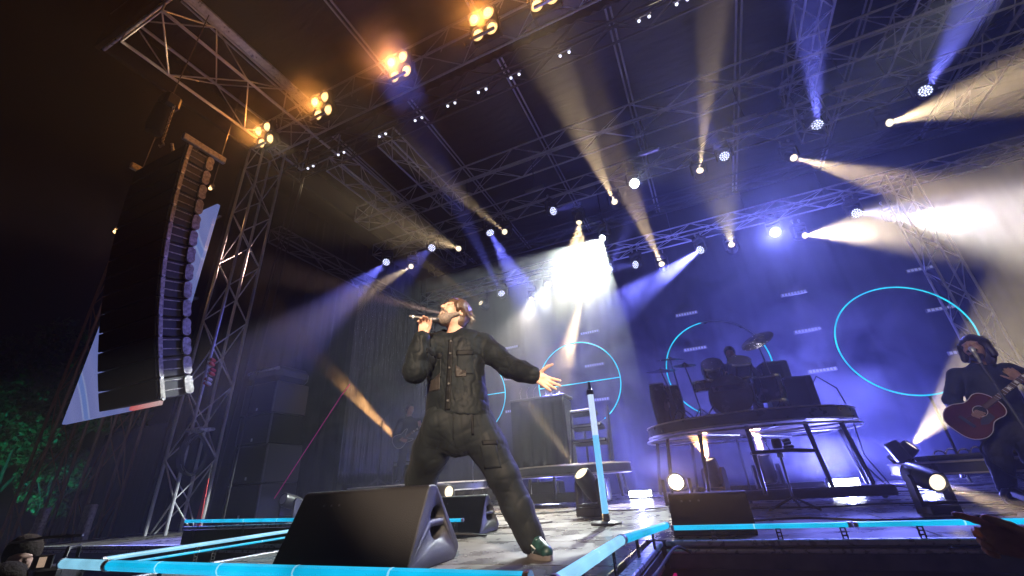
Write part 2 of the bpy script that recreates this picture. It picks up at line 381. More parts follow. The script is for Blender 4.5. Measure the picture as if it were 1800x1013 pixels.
smoke('stage_smoke', (0.6, 11.3, 2.9), (15.0, 2.9, 6.4), 0.8, 0.42, 0.68, 0.20, 0.3)
smoke('stage_smoke', (-4.4, 4.25, 8.05), (10.5, 1.9, 2.0), 1.1, 0.34, 0.64, 0.75, 0.25)
smoke('stage_smoke', (0.45, 8.35, 0.56), (3.8, 2.5, 0.80), 1.6, 0.34, 0.66, 0.55, 0.5)
smoke('stage_smoke', (-7.35, 7.8, 2.2), (2.8, 2.4, 2.6), 1.5, 0.34, 0.68, 0.34, 0.0)
smoke('stage_smoke', (-2.55, 9.4, 5.3), (4.6, 3.0, 3.6), 0.9, 0.28, 0.68, 0.065, 0.4)  # cloud added so that the flood's white sheet of light shows
# ------------------------------------------------------------------ lamps and fixtures
_pm = {}
def shared(key, fn, m):
    if key not in _pm:
        me = fn().mesh(key); me.materials.append(m); _pm[key] = me
    return _pm[key]
LENSW = emat('cream_lens_glow', (1.0, 0.86, 0.62), 1.6, False)
LENSB = emat('violet_led_glow', (0.66, 0.70, 1.0), 2.4, False)
LENSHOT = emat('white_led_glow', (0.85, 0.9, 1.0), 40, False)
LENSDIM = mat('dead_lens', (0.35, 0.35, 0.38), 0.15)
def base_mb(): return MB().cbox((0, 0, -0.05), (0.30, 0.24, 0.10), 0.015).box((0, 0.125, -0.05), (0.18, 0.01, 0.05))
def clamp_mb(): return MB().cyl((0, 0, 0), (0, 0, 0.12), 0.014).lathe([(0.03, -0.02), (0.04, 0), (0.03, 0.02)], (0, 0, 0.13), Quaternion((0, 1, 0), R(90)), 10)
def yoke_mb():
    b = MB()
    for s in (-1, 1):
        b.prism([(-0.05, -0.09), (0.05, -0.09), (0.045, -0.36), (0.02, -0.40), (-0.02, -0.40), (-0.045, -0.36)], s * 0.145, s * 0.185, 'x')
    return b.cbox((0, 0, -0.115), (0.37, 0.11, 0.04), 0.01)
def wash_mb(): return MB().lathe([(0.05, -0.17), (0.085, -0.15), (0.10, -0.06), (0.125, 0.0), (0.135, 0.06), (0.13, 0.075), (0.115, 0.07)], n=24)
def led_mb():
    b = MB().lathe([(0.0, 0.062), (0.116, 0.062)], n=24)
    return b
def cells_mb():
    b = MB(); pts = [(0, 0)] + [(0.047 * math.cos(k * R(60)), 0.047 * math.sin(k * R(60))) for k in range(6)] + [(0.092 * math.cos(k * R(30) + R(15)), 0.092 * math.sin(k * R(30) + R(15))) for k in range(12)]
    for x, y in pts: b.lathe([(0.019, 0.060), (0.018, 0.072), (0.010, 0.077), (0.0, 0.078)], (x, y, 0), None, 10)
    return b
def beam_mb(): return MB().lathe([(0.06, -0.22), (0.105, -0.2), (0.115, -0.08), (0.11, 0.10), (0.10, 0.16), (0.092, 0.165), (0.085, 0.15)], n=24).cbox((0, 0, -0.10), (0.235, 0.16, 0.16), 0.03)
def lens_mb(): return MB().lathe([(0.086, 0.148), (0.06, 0.158), (0.03, 0.163), (0.0, 0.165)], n=24)
def moving_head(name, label, group, pos, target, kind, lens, scale=1.0, hang=True, yaw=None):
    """pos is the centre of the tilting head"""
    p = Vector(pos); d = (Vector(target) - p).normalized()
    a = math.atan2(d.y, d.x) - R(90) if yaw is None else yaw
    up = 1 if hang else -1
    top = p + Vector((0, 0, 0.36 * scale * up))
    root = thing(name, top, label, 'stage light', group)
    F = Matrix.Translation(top) @ Matrix.Rotation(a, 4, 'Z') @ (Matrix() if hang else Matrix.Rotation(math.pi, 4, 'X')) @ Matrix.Scale(scale, 4)
    inst('base', shared('head_base', base_mb, BLK), F, root)
    if hang:
        for s in (-0.09, 0.09): inst('clamp', shared('head_clamp', clamp_mb, ALU), F @ Matrix.Translation((s, 0, 0)), root)
    inst('yoke', shared('head_yoke', yoke_mb, PLAST), F, root)
    H = Matrix.Translation(p) @ d.to_track_quat('Z', 'Y').to_matrix().to_4x4() @ Matrix.Scale(scale, 4)
    if kind == 'wash':
        as_parent(root)
        h = inst('head', shared('wash_head', wash_mb, BLK), H, root)
        inst('face_plate', shared('wash_plate', led_mb, PLAST), H, root)
        inst('led_cells', shared('wash_cells' + lens.name, cells_mb, lens), H, root)
        f = p + d * 0.10 * scale
    else:
        inst('head', shared('beam_head', beam_mb, BLK), H, root)
        inst('lens', shared('beam_lens' + lens.name, lens_mb, lens), H, root)
        f = p + d * 0.185 * scale
    return root, f
def face(p): return Vector((0, -6, 1.0))            # a head turned out towards the crowd
G1 = 'LED wash heads'; G2 = 'beam heads'
K = 2.7
# (label, position, target, cone, power, colour)
WASH = [
 ('LED wash head at the left end of the upper row, violet beam down left', (-8.12, 9.07, 7.0), (-6.68, 5.0, 2.79), 13, 7500, BLUE),
 ('LED wash head glowing straight out, second in the upper row from the left', (-6.4, 9.06, 7.0), (-5.6, 5.5, 3.4), 18, 1100, BLUE),
 ('LED wash head, third in the upper row from the left, beam down right', (-4.51, 9.14, 7.0), (-3.17, 8.5, 4.05), 17, 9000, BLUE),
 ('LED wash head aimed sideways, fourth in the upper row from the left', (-2.6, 9.11, 7.0), (-0.85, 8.0, 6.2), 18, 1000, BLUE),
 ('LED wash head showing a bare white face without beam', (-0.38, 9.01, 7.0), (0.0, 6.5, 5.4), 12, 150, WHITE),
 ('LED wash head tilted up, just right of the tall vertical cream beam', (1.7, 9.08, 7.0), (1.21, 7.5, 6.75), 16, 1000, BLUE),
 ('LED wash head with visible diodes throwing a violet beam straight up', (3.52, 8.98, 7.0), (2.52, 5.0, 6.15), 9, 12000, BLUE),
 ('LED wash head at the far upper right throwing a violet beam up right', (5.35, 8.97, 7.0), (4.75, 6.0, 6.2), 12, 9000, BLUE),
 ('LED wash head at the left of the lower row, thin beam up left', (-5.2, 11.27, 6.0), (-4.33, 7.0, 6.65), 7, 12000, BLUE),
 ('LED wash head inside the white glow, second in the lower row', (-3.63, 11.33, 6.0), (-3.1, 8.0, 3.4), 18, 900, WHITE),
 ('LED wash head right under the big white flood, beam up right', (-1.72, 11.37, 6.0), (-0.82, 10.0, 6.4), 15, 4000, BLUE),
 ('LED wash head showing its diodes, right of the big white flood', (-0.9, 11.45, 6.0), (-2.3, 9.6, 5.3), 20, 1500, BLUE),
 ('LED wash head throwing a long violet beam down left above the drummer', (0.86, 11.46, 6.0), (-1.83, 8.6, 3.4), 14, 34000, BLUE),
 ('LED wash head aimed at the camera with a huge pale blue glare', (2.67, 11.5, 6.0), (2.08, 8.8, 4.6), 34, 2600, (0.19, 0.21, 1.0)),
 ('LED wash head at right throwing a pale violet beam down right', (4.42, 11.52, 6.0), (4.57, 9.0, 4.4), 14, 9000, (0.5, 0.5, 1.0)),
]
BEAM = [
 ('beam head at the left end of the upper row, cream beam down left', (-7.6, 9.69, 7.0), (-6.51, 6.0, 3.99), 8, 5000, CREAM),
 ('beam head, second in the upper row from the left, dim stub of beam', (-5.75, 9.56, 7.0), (-4.95, 7.0, 5.73), 9, 2600, CREAM),
 ('beam head, third in the upper row from the left, slanting cream beam', (-4.13, 9.46, 7.0), (-3.71, 6.0, 5.98), 6, 5000, CREAM),
 ('beam head with a faint downward cone, left of the two strong cream beams', (-2.04, 9.82, 7.0), (-2.25, 9.0, 4.39), 30, 3000, CREAM),
 ('beam head with a strong cream beam slanting up left to the roof', (-0.98, 9.61, 7.0), (-0.89, 4.5, 5.72), 7, 15000, CREAM),
 ('beam head with the tall nearly vertical cream beam', (1.13, 9.4, 7.0), (1.36, 4.5, 6.22), 6.5, 17000, CREAM),
 ('beam head throwing a cream beam down right above the big hoop', (3.12, 9.83, 7.0), (3.49, 8.0, 4.9), 9, 24000, CREAM),
 ('beam head throwing a wide amber beam to the right edge', (4.87, 9.64, 7.0), (5.6, 7.0, 5.2), 22, 17000, CREAM),
 ('beam head at the left of the lower row, slim cream beam up left', (-6.11, 11.7, 6.0), (-6.48, 9.5, 6.35), 7, 9000, CREAM),
 ('beam head in the lower row with a soft white cone downwards', (-4.43, 11.96, 6.0), (-4.13, 9.5, 3.0), 36, 2200, (1, 0.9, 0.75)),
 ('beam head with a cream shaft falling straight down beside the singer', (-2.73, 12.28, 6.0), (-3.17, 9.5, 2.17), 10, 16000, CREAM),
 ('beam head with the strong cream beam rising over the drum riser', (-0.24, 11.96, 6.0), (-0.6, 5.5, 5.82), 7, 20000, CREAM),
 ('beam head with a faint olive fan of light upwards', (1.64, 11.81, 6.0), (1.35, 9.0, 6.2), 26, 2000, (0.9, 0.75, 0.4)),
 ('beam head with the brightest wide cream cone to the right', (3.34, 12.11, 6.0), (4.8, 8.5, 4.0), 24, 24000, (1, 0.8, 0.52)),
 ('beam head at the right end of the lower row, milky beam to the right', (5.4, 12.3, 6.0), (5.2, 8.0, 3.3), 18, 20000, (1, 0.93, 0.85)),
 ('beam head hidden behind the singer, pinkish beam to the left', (-7.62, 11.68, 5.97), (-8.1, 8.0, 5.5), 8, 8000, (1.0, 0.6, 0.5)),
]
def fog_streaks(o, cone, k=1.0):                            # noise put into the lamp's strength imitates textured fog: uneven, streaky beam
    l = o.data; l.use_nodes = True; t = l.node_tree; em = t.nodes['Emission']; g = t.nodes.new('ShaderNodeTexCoord'); n = t.nodes.new('ShaderNodeTexNoise')
    n.inputs['Scale'].default_value = 2.6 / math.radians(cone); n.inputs['Detail'].default_value = 3; n.noise_dimensions = '4D'; n.inputs['W'].default_value = random.uniform(0, 40)
    m = t.nodes.new('ShaderNodeMapRange'); m.inputs[1].default_value = 0.32; m.inputs[2].default_value = 0.68; m.inputs[3].default_value = 0.25; m.inputs[4].default_value = 1.75
    t.links.new(g.outputs['Normal'], n.inputs[0]); t.links.new(n.outputs[0], m.inputs[0]); t.links.new(m.outputs[0], em.inputs['Strength']); return o
for lab, p, t, cone, e, c in WASH:
    r, f = moving_head('wash_light', lab, G1, p, t, 'wash', LENSHOT if 'huge' in lab or 'bare' in lab else LENSB)
    spot_lamp('wash_lamp', f, t, e * K, c, cone, 0.45, 0.05, r)
for lab, p, t, cone, e, c in BEAM:
    r, f = moving_head('beam_light', lab, G2, p, t, 'beam', LENSW)
    fog_streaks(spot_lamp('beam_lamp', f, t, e * K, c, cone * 1.15, 0.9, 0.03, r), cone)
r, f = moving_head('flood_light', 'flood head at the rear throwing a broad white sheet of light down left', None, (-1.52, 10.4, 6.6), (-2.6, 8.6, 4.6), 'beam', LENSHOT)
rod('hanger', (-1.52, 10.4, 7.05), (-1.52, 10.4, 8.75), 0.02, STEEL, r)
spot_lamp('flood_lamp', f, (-2.25, 8.9, 4.55), 13500, (0.92, 1.0, 0.95), 48, 0.06, 0.04, r)

# four-cell blinders on the front truss
BULB = emat('blinder_bulb_glow', (1.0, 0.62, 0.26), 2.8, False)
REFL = mat('blinder_reflector', (0.8, 0.75, 0.65), 0.25, 0.9)
for k, (x, lab) in enumerate(((-7.75, 'blinder of four warm bulbs, leftmost on the front truss'), (-6.0, 'blinder of four warm bulbs, second from the left on the front truss'), (-3.97, 'blinder of four warm bulbs, third from the left on the front truss'), (-2.1, 'blinder of four warm bulbs, fourth from the left on the front truss'), (-1.0 + 0.05, 'blinder of four warm bulbs at the top edge of the picture'))):
    c = Vector((x, 4.34, 7.94)); rt = thing('blinder_light', c, lab, 'stage light', 'four-cell blinders')
    tilt = Matrix.Rotation(R(28), 3, 'X')
    MB().cbox(c + tilt @ Vector((0, 0.09, 0)), (0.56, 0.10, 0.56), 0.02, tilt).build('housing', BLK, rt, smooth=False)
    MB().tube([c + Vector((-0.3, 0.05, 0)), c + Vector((-0.3, 0.1, 0.38)), c + Vector((0.3, 0.1, 0.38)), c + Vector((0.3, 0.05, 0))], 0.012).build('bracket', STEEL, rt)
    MB().cbox(c + Vector((0.05, -0.1, -0.42)), (0.42, 0.05, 0.05), 0.01).build('accessory_rail', ALU, rt, smooth=False)
    for sx in (-1, 1):
        for sz in (-1, 1):
            q = c + tilt @ Vector((sx * 0.14, 0.02, sz * 0.14)); qq = (tilt @ Vector((0, -1, 0))).to_track_quat('Z', 'Y')
            MB().lathe([(0.035, -0.002), (0.085, 0.018), (0.128, 0.06), (0.122, 0.06), (0.08, 0.022), (0.0, 0.008)], q, qq, 20).build('reflector', REFL, rt)
            MB().lathe([(0.03, 0.012), (0.072, 0.03), (0.078, 0.05), (0.05, 0.068), (0.0, 0.075)], q, qq, 16).build('bulb', BULB, rt)
    q = c + tilt @ Vector((0, -0.11, 0)); spot_lamp('blinder_lamp', q, q + tilt @ Vector((0, -1, 0)), 210, (1.0, 0.34, 0.06), 130, 1.0, 0.12, rt)
# small clip lamps along the second truss
CLIPL = emat('clip_lamp_glow', (0.8, 0.82, 1.0), 2.2, False)
for k, x in enumerate((-7.6, -6.6, -5.35, -4.35, -3.5, -2.75, -2.0, -0.95, 0.55, 1.2, 2.1, 3.6)):
    c = Vector((x, 5.5, 7.86)); rt = thing('clip_lamp', c, ['pair of tiny white clip lamps under the dark second truss, number %s from the left' % w for w in ('one', 'two', 'three', 'four', 'five', 'six', 'seven', 'eight', 'nine', 'ten', 'eleven', 'twelve')][k], 'stage light', 'clip lamps under the second truss')
    for s in (-0.09, 0.09):
        MB().lathe([(0.015, 0.05), (0.03, 0.03), (0.034, -0.02)], c + Vector((s, 0, 0)), None, 10).build('hood', ALU, rt)
        MB().ball(c + Vector((s, 0, -0.025)), (0.028, 0.028, 0.03), 8, 6).build('bulb', CLIPL, rt)
    MB().cyl(c + Vector((-0.14, 0, 0.06)), c + Vector((0.14, 0, 0.06)), 0.012).build('bar', ALU, rt)
# wash battens: dead panels on the roof truss and short white strips on the backdrop
PANELM = mat('batten_face', (0.35, 0.30, 0.26), 0.4)
for k, (x, y, z) in enumerate(((-2.67, 8.05, 7.05), (0.11, 8.05, 7.05), (2.08, 8.05, 7.05), (3.87, 8.05, 7.05), (0.22, 12.1, 7.0), (2.31, 12.15, 7.0), (4.2, 12.1, 7.0), (-4.6, 8.05, 7.05))):
    c = Vector((x, y, z)); rt = thing('strip_panel', c, 'unlit strip panel light hung from the %s, %s from the left' % (('mid truss', ('second', 'third', 'fourth', 'fifth')[k]) if k < 4 else ('rear roof truss', ('first', 'second', 'third')[k - 4]) if k < 7 else ('mid truss', 'first')), 'stage light', 'strip panels')
    rot = Matrix.Rotation(R(35), 3, 'X')
    MB().cbox(c, (0.46, 0.22, 0.08), 0.012, rot).build('housing', STEEL, rt, smooth=False)
    for s in (-1, 1): MB().cbox(c + rot @ Vector((0, s * 0.05, -0.044)), (0.42, 0.07, 0.012), 0.003, rot).build('lens_strip', PANELM, rt, smooth=False)
    rod('hanger', c + Vector((0, 0, 0.05)), c + Vector((0, 0, 0.95)), 0.012, STEEL, rt)
STRIP = emat('backdrop_strip_glow', (0.45, 0.48, 0.9), 0.45, False)
row = {4.66: 'top', 3.6: 'middle', 2.55: 'bottom'}
for ci, x in enumerate((-5.65, -2.85, 0.08, 2.84, 5.6)):
    for z in (4.66, 3.6, 2.55):
        c = Vector((x, 12.72, z)); rt = thing('led_strip', c, 'short dotted white LED strip on the backdrop, %s row, %s column from the left' % (row[z], ('first', 'second', 'third', 'fourth', 'fifth')[ci]), 'LED strip', 'strips on the backdrop')
        MB().cbox(c, (0.62, 0.05, 0.09), 0.01).build('housing', BLK, rt, smooth=False)
        for k in range(8): MB().box(c + Vector((-0.26 + k * 0.074, -0.031, 0)), (0.05, 0.014, 0.06)).build('led', STRIP, rt, smooth=False)
# ------------------------------------------------------------------ light tubes along the stage edge
JOINT = mat('tube_joint', (0.10, 0.22, 0.28), 0.4)
def light_tube(label, a, b, r, m, posts=(), group='light tubes on the stage edge', zfoot=0.0):
    a = Vector(a); b = Vector(b); d = (b - a).normalized()
    rt = thing('light_tube', a, label, 'light tube', group)
    rod('tube', a + d * 0.012, b - d * 0.012, r, m, rt)
    for p, s in ((a, 1), (b, -1)): MB().cyl(p, p + d * s * 0.02, r * 1.12, n=14).build('end_cap', m if r > 0.026 else TRACK, rt)
    for q in range(1, int((b - a).length / 0.5)): MB().cyl(a + d * (0.5 * q), a + d * (0.5 * q + 0.008), r * 1.03, n=14).build('joint_ring', CYANW, rt)
    for t in posts:
        p = a.lerp(b, t); w = 0.028
        x = Vector((d.x, d.y, 0)).normalized(); rot = Matrix.Rotation(math.atan2(x.y, x.x), 3, 'Z')
        bk = MB(); h = p.z - r - zfoot
        for s in (-1, 1): bk.box(p + x * (s * w * 0.42) + Vector((0, 0, -r - h / 2)), (w * 0.25, 0.008, h), rot)
        k = max(2, int(h / 0.018))
        for i in range(k + 1): bk.box(p + Vector((0, 0, -r - h * i / k)), (w, 0.0075, 0.007), rot)
        bk.build('perforated_bracket', BLK, rt, smooth=False)
    return rt
ZT = 0.075
light_tube('cyan light tube on the right stage edge, nearest the runway corner', (-0.40, 3.40, ZT), (0.62, 3.40, ZT), 0.0145, CYAN, (0.25, 0.62, 0.95))
light_tube('cyan light tube on the right stage edge, passing behind the dark hand', (0.63, 3.40, ZT), (1.64, 3.40, ZT), 0.0145, CYAN, (0.3, 0.6, 0.9))
light_tube('cyan light tube on the right stage edge beyond the picture edge', (1.65, 3.40, ZT), (2.66, 3.40, ZT), 0.0145, CYAN, (0.3, 0.9))
light_tube('pale end of the cyan tube along the right side of the runway', (-0.55, 1.46, 0.115), (-0.545, 2.48, 0.115), 0.024, CYANW, (0.3, 0.8))
light_tube('short cyan tube at the inner corner where runway meets stage', (-0.545, 2.50, 0.112), (-0.42, 3.37, 0.095), 0.021, CYAN, (0.25, 0.6))
light_tube('rounded pale cyan tube end at the lower left, nearest the camera', (-3.74, 1.58, 0.125), (-3.18, 1.55, 0.125), 0.026, CYANW, (0.5,))
light_tube('thick cyan tube across the runway front at the bottom of the picture', (-3.18, 1.55, 0.125), (-0.62, 1.45, 0.125), 0.0255, CYAN, (0.2, 0.5, 0.8))
light_tube('thin upper cyan rail along the left side of the runway', (-3.62, 1.72, 0.125), (-3.60, 3.34, 0.145), 0.013, CYANW, (0.35, 0.85))
light_tube('thinner lower cyan rail under the left runway rail', (-3.62, 1.80, 0.085), (-3.60, 3.34, 0.098), 0.008, CYAN, (0.4,))
light_tube('cyan tube on the left stage edge in front of the speaker stack', (-5.70, 3.40, 0.235), (-3.68, 3.40, 0.205), 0.016, CYAN, (0.1, 0.5, 0.9))
light_tube('short cyan tube on the floor left of the small monitor wedge', (-2.62, 3.72, 0.14), (-2.20, 3.70, 0.14), 0.014, CYAN, (0.2, 0.8))
MB().cbox((-4.69, 3.40, 0.165), (2.02, 0.03, 0.03), 0.005).build('edge_profile', TRACK, stage, smooth=False)
MB().cbox((-4.69, 3.43, 0.075), (2.02, 0.05, 0.14), 0.005).build('edge_board', BLK, stage, smooth=False)

# ------------------------------------------------------------------ hoops
def hoop(label, c, arcs, bar):
    c = Vector(c); r = 0.97; rt = thing('light_hoop', (c.x, c.y, 0.0), label, 'light hoop', 'neon hoops behind the band')
    lit = 0
    def arc(a0, a1, m, nm, rr=0.0125):
        n = max(4, int(abs(a1 - a0) / 4)); MB().tube([c + Vector((r * math.sin(R(a0 + (a1 - a0) * i / n)), 0, r * math.cos(R(a0 + (a1 - a0) * i / n)))) for i in range(n + 1)], rr, 8).build(nm, m, rt)
    arcs = sorted(arcs); prev = None
    for a0, a1 in arcs: arc(a0, a1, CYANH, 'lit_arc')
    full = abs(sum(a1 - a0 for a0, a1 in arcs)) >= 359
    if not full:
        e = arcs[0][0] + 360; gaps = [(arcs[i][1], arcs[i + 1][0]) for i in range(len(arcs) - 1)] + [(arcs[-1][1], e)]
        for g0, g1 in gaps:
            if g1 - g0 > 1: arc(g0 + 0.3, g1 - 0.3, DIMTUBE, 'dark_arc')
    for q in range(0, 360, 40): MB().cbox(c + Vector((r * math.sin(R(q)), 0.02, r * math.cos(R(q)))), (0.05, 0.04, 0.05), 0.008, Matrix.Rotation(R(q), 3, 'Y')).build('clip', BLK, rt, smooth=False)
    if bar: MB().cyl(c + Vector((-r + 0.02, 0, 0.0)), c + Vector((r - 0.02, 0, 0.0)), 0.0115, n=8).build('crossbar', CYANH, rt)
    rod('stand', (c.x, c.y + 0.03, 0.0), (c.x, c.y + 0.03, c.z - r), 0.02, BLK, rt)
    MB().lathe([(0.25, 0.0), (0.25, 0.015), (0.03, 0.025), (0.0, 0.025)], (c.x, c.y + 0.03, 0.004), None, 20).build('foot', BLK, rt)
DIMTUBE = mat('unlit_tube', (0.30, 0.32, 0.36), 0.25)
hoop('cyan neon hoop with crossbar right of the singer\'s hand', (-2.56, 9.5, 2.43), [(-100, 150)], True)
hoop('cyan neon hoop half hidden behind the singer\'s back', (-5.40, 9.5, 2.48), [(0, 360)], True)
hoop('cyan neon hoop, broken into dashes, behind the drum kit', (0.38, 9.35, 2.31), [(-148, -5), (62, 150)], False)
hoop('complete cyan neon hoop beside the guitarist\'s head', (3.40, 9.3, 2.32), [(0, 360)], False)

# ------------------------------------------------------------------ monitor wedges
SPK = mat('speckled_wedge_paint', (0.009, 0.009, 0.0095), 0.5, spec=0.35, noise=(260, 0.5, 1.8), bump=(240, 0.9, 0.004))
GRILLE = mat('speaker_grille', (0.012, 0.012, 0.013), 0.6, noise=(300, 0.4, 1.8), bump=(400, 0.8, 0.003))
def applied(o):
    dg = bpy.context.evaluated_depsgraph_get(); me = bpy.data.meshes.new_from_object(o.evaluated_get(dg)); old = o.data
    o.modifiers.clear(); o.data = me; me.name = old.name
def round_poly(P, rad, k=4):
    out = []; n = len(P)
    for i in range(n):
        p = Vector(P[i]); a = Vector(P[i - 1]) - p; b = Vector(P[(i + 1) % n]) - p; r = min(rad[i], a.length * 0.45, b.length * 0.45)
        p0 = p + a.normalized() * r; p1 = p + b.normalized() * r
        for j in range(k + 1):
            t = j / k; q = p0 * (1 - t) ** 2 + p * 2 * t * (1 - t) + p1 * t * t; out.append((q.x, q.y))
    return out
def wedge(label, c, w, d, h, rz=0.0, holes=True):
    rt = thing('monitor_wedge', c, label, 'stage monitor', 'floor monitor wedges', rz)
    prof = [(-0.42 * d, 0.0), (0.42 * d, 0.0), (0.5 * d, 0.16 * h), (0.05 * d, h), (-0.09 * d, h)]
    poly = round_poly(prof, [0.02, 0.06, 0.10, 0.05, 0.03])
    body = MB().prism(poly, -w / 2, w / 2, 'x').build('cabinet', SPK, rt, local=True)
    bm_ = body.modifiers.new('b', 'BEVEL'); bm_.width = 0.008; bm_.segments = 2; bm_.limit_method = 'ANGLE'; bm_.angle_limit = R(50)
    if holes:
        cu = MB()
        def dshape(cz, up):
            pts = [(0.085 * math.cos(R(t)), 0.075 * math.sin(R(t)) * up) for t in range(0, 181, 20)]
            return round_poly([(x * 1.0 + 0.06 * d, z + cz) for x, z in pts], [0.012] * len(pts), 2)
        for cz, up in ((0.235, 1), (0.20, -1)):
            s = h / 0.42
            pl = [(y, z * s) for y, z in dshape(cz, up)]
            cu.prism(pl, w / 2 - 0.07, w / 2 + 0.05, 'x')
        co = cu.build('cutter', BLK, rt, local=True)
        bo = body.modifiers.new('c', 'BOOLEAN'); bo.object = co; bo.operation = 'DIFFERENCE'; bo.solver = 'EXACT'
        bpy.context.view_layer.update(); applied(body); bpy.data.objects.remove(co)
        MB().cbox((w / 2 - 0.055, 0.05 * d, 0.2175 * h / 0.42), (0.02, 0.15, 0.02), 0.006).build('handle', PLAST, rt, local=True)
    g = (Vector((0, 0.5 * d, 0.16 * h)) + Vector((0, 0.05 * d, h))) / 2; ang = math.atan2(0.84 * h, -0.45 * d)
    MB().cbox(g + Vector((0, 0.012, 0.008)), (w * 0.9, 0.40 * math.hypot(0.84 * h, .45 * d) * 2, 0.02), 0.006, Matrix.Rotation(ang, 3, 'X')).build('grille', GRILLE, rt, local=True)
    for k in (-1, 0, 1): MB().lathe([(0.008, 0), (0.008, 0.004), (0.0, 0.006)], (-w * 0.22 + k * 0.06, -0.15 * d, h * 0.80), Quaternion((1, 0, 0), R(62)), 10).build('bolt', STEEL, rt, local=True)
    return rt
wedge('big black speckled monitor wedge in the foreground before the singer', (-2.10, 2.36, 0.0), 0.95, 0.66, 0.43, R(4))
wedge('small black monitor wedge behind the singer\'s legs', (-2.46, 4.05, 0.0), 0.66, 0.46, 0.33, R(0))
wedge('plain black monitor wedge behind the right cyan rail, before the starburst lamp', (-0.15, 3.78, 0.0), 0.54, 0.40, 0.27, R(2), False)

# ------------------------------------------------------------------ light-tube microphone stand
rt = thing('microphone_stand', (-1.13, 4.6, 0), 'glowing blue white tube microphone stand on a round black base', 'microphone stand')
MB().lathe([(0.15, 0.0), (0.152, 0.012), (0.14, 0.022), (0.04, 0.032), (0.035, 0.09), (0.0, 0.09)], (-1.13, 4.6, 0.004), None, 28).build('base', BLK, rt)
rod('tube_lower', (-1.13, 4.6, 0.09), (-1.125, 4.6, 0.82), 0.033, emat('sky_tube_glow', (0.16, 0.56, 0.95), 1.1), rt)
rod('tube_upper', (-1.125, 4.6, 0.82), (-1.12, 4.6, 1.24), 0.033, emat('white_tube_glow', (0.60, 0.74, 0.98), 1.1), rt)
MB().lathe([(0.04, 0.0), (0.04, 0.05), (0.02, 0.06), (0.014, 0.14), (0.0, 0.14)], (-1.12, 4.6, 1.24), None, 14).build('clutch', BLK, rt)

# ------------------------------------------------------------------ floor moving heads
G3 = 'moving heads on the floor'
def floor_head(label, p, t, cone, e, c, lens=None, sc=1.0, blend=0.3, rad=0.03, name='floor_light'):
    r, f = moving_head(name, label, G3, p, t, 'beam', lens or LENSW, sc, False)
    if e: spot_lamp('floor_lamp', f, t, e, c, cone, blend, rad, r)
    return r
floor_head('moving head on the floor beside the glowing microphone stand', (-1.50, 5.45, 0.37), (-1.92, 4.55, 1.35), 8, 34000, CREAM)
floor_head('moving head under the left half of the drum riser, beam up', (-0.13, 7.75, 0.42), (-0.30, 7.55, 1.3), 44, 90000, (1.0, 0.50, 0.14), sc=1.05)
floor_head('moving head under the middle of the drum riser, beam up', (0.61, 7.95, 0.42), (0.62, 7.9, 1.3), 16, 60000, (1.0, 0.60, 0.25), sc=1.05)
floor_head('moving head on the floor at right, smoky beam down right', (1.50, 4.86, 0.26), (1.75, 4.1, 0.0), 14, 9000, CREAM, sc=0.75)
floor_head('moving head behind the right riser throwing a fierce cream beam up right', (2.58, 8.75, 0.50), (3.35, 8.3, 1.18), 34, 100000, (1.0, 0.80, 0.48))
floor_head('moving head lying level behind the singer\'s knee', (-3.60, 5.5, 0.37), (-2.4, 5.1, 0.30), 12, 700, CREAM, sc=0.9)
floor_head('moving head at the stage back left, orange beam up left past the far guitarist', (-6.55, 8.9, 1.05), (-7.45, 7.4, 2.62), 8, 34000, (1.0, 0.5, 0.16))
floor_head('dark moving head in front of the left speaker stack', (-7.05, 5.9, 0.36), (-7.0, 3.0, 1.2), 10, 0, CREAM, LENSDIM)
floor_head('starburst lamp shining at the camera behind the plain wedge', (-0.50, 5.5, 0.32), (0.0, 0.0, 0.5), 15, 600, (1.0, 0.62, 0.30), emat('star_lens_glow', (1.0, 0.85, 0.6), 120, False), 0.85, 0.6, 0.05, 'starburst_light')
# LED bars standing on the floor behind the risers
for x, y, z, lab in ((-1.59, 9.6, 0.09, 'bright LED bar on the floor left of the drum riser'), (1.80, 9.4, 0.12, 'bright LED bar at the right foot of the drum riser'), (-3.62, 9.9, 0.14, 'bright LED bar on the floor behind the keyboard riser'), (3.1, 10.2, 0.12, 'bright LED bar behind the right riser')):
    rt = thing('led_bar', (x, y, 0), lab, 'stage light', 'floor LED bars')
    MB().cbox((x, y, z), (0.46, 0.12, 0.15), 0.015).build('housing', BLK, rt, smooth=False)
    for k in range(6): MB().cbox((x - 0.185 + 0.074 * k, y - 0.062, z), (0.064, 0.012, 0.11), 0.004).build('led', LENSHOT, rt, smooth=False)
    for s in (-1, 1): MB().box((x + s * 0.2, y, z / 2), (0.02, 0.14, z)).build('foot', BLK, rt, smooth=False)
    spot_lamp('led_bar_lamp', (x, y + 0.08, z + 0.09), (x, y + 1.6, z + 0.9), (14000 if x > 0 else 7000), (0.17, 0.18, 1.0), 110, 0.9, 0.06, rt); spot_lamp('led_bar_lamp', (x, y - 0.10, z + 0.03), (x * 0.9, y - 2, z + 0.6), (420 if x > 0 else 260), (0.17, 0.18, 1.0), 150, 0.9, 0.06, rt)

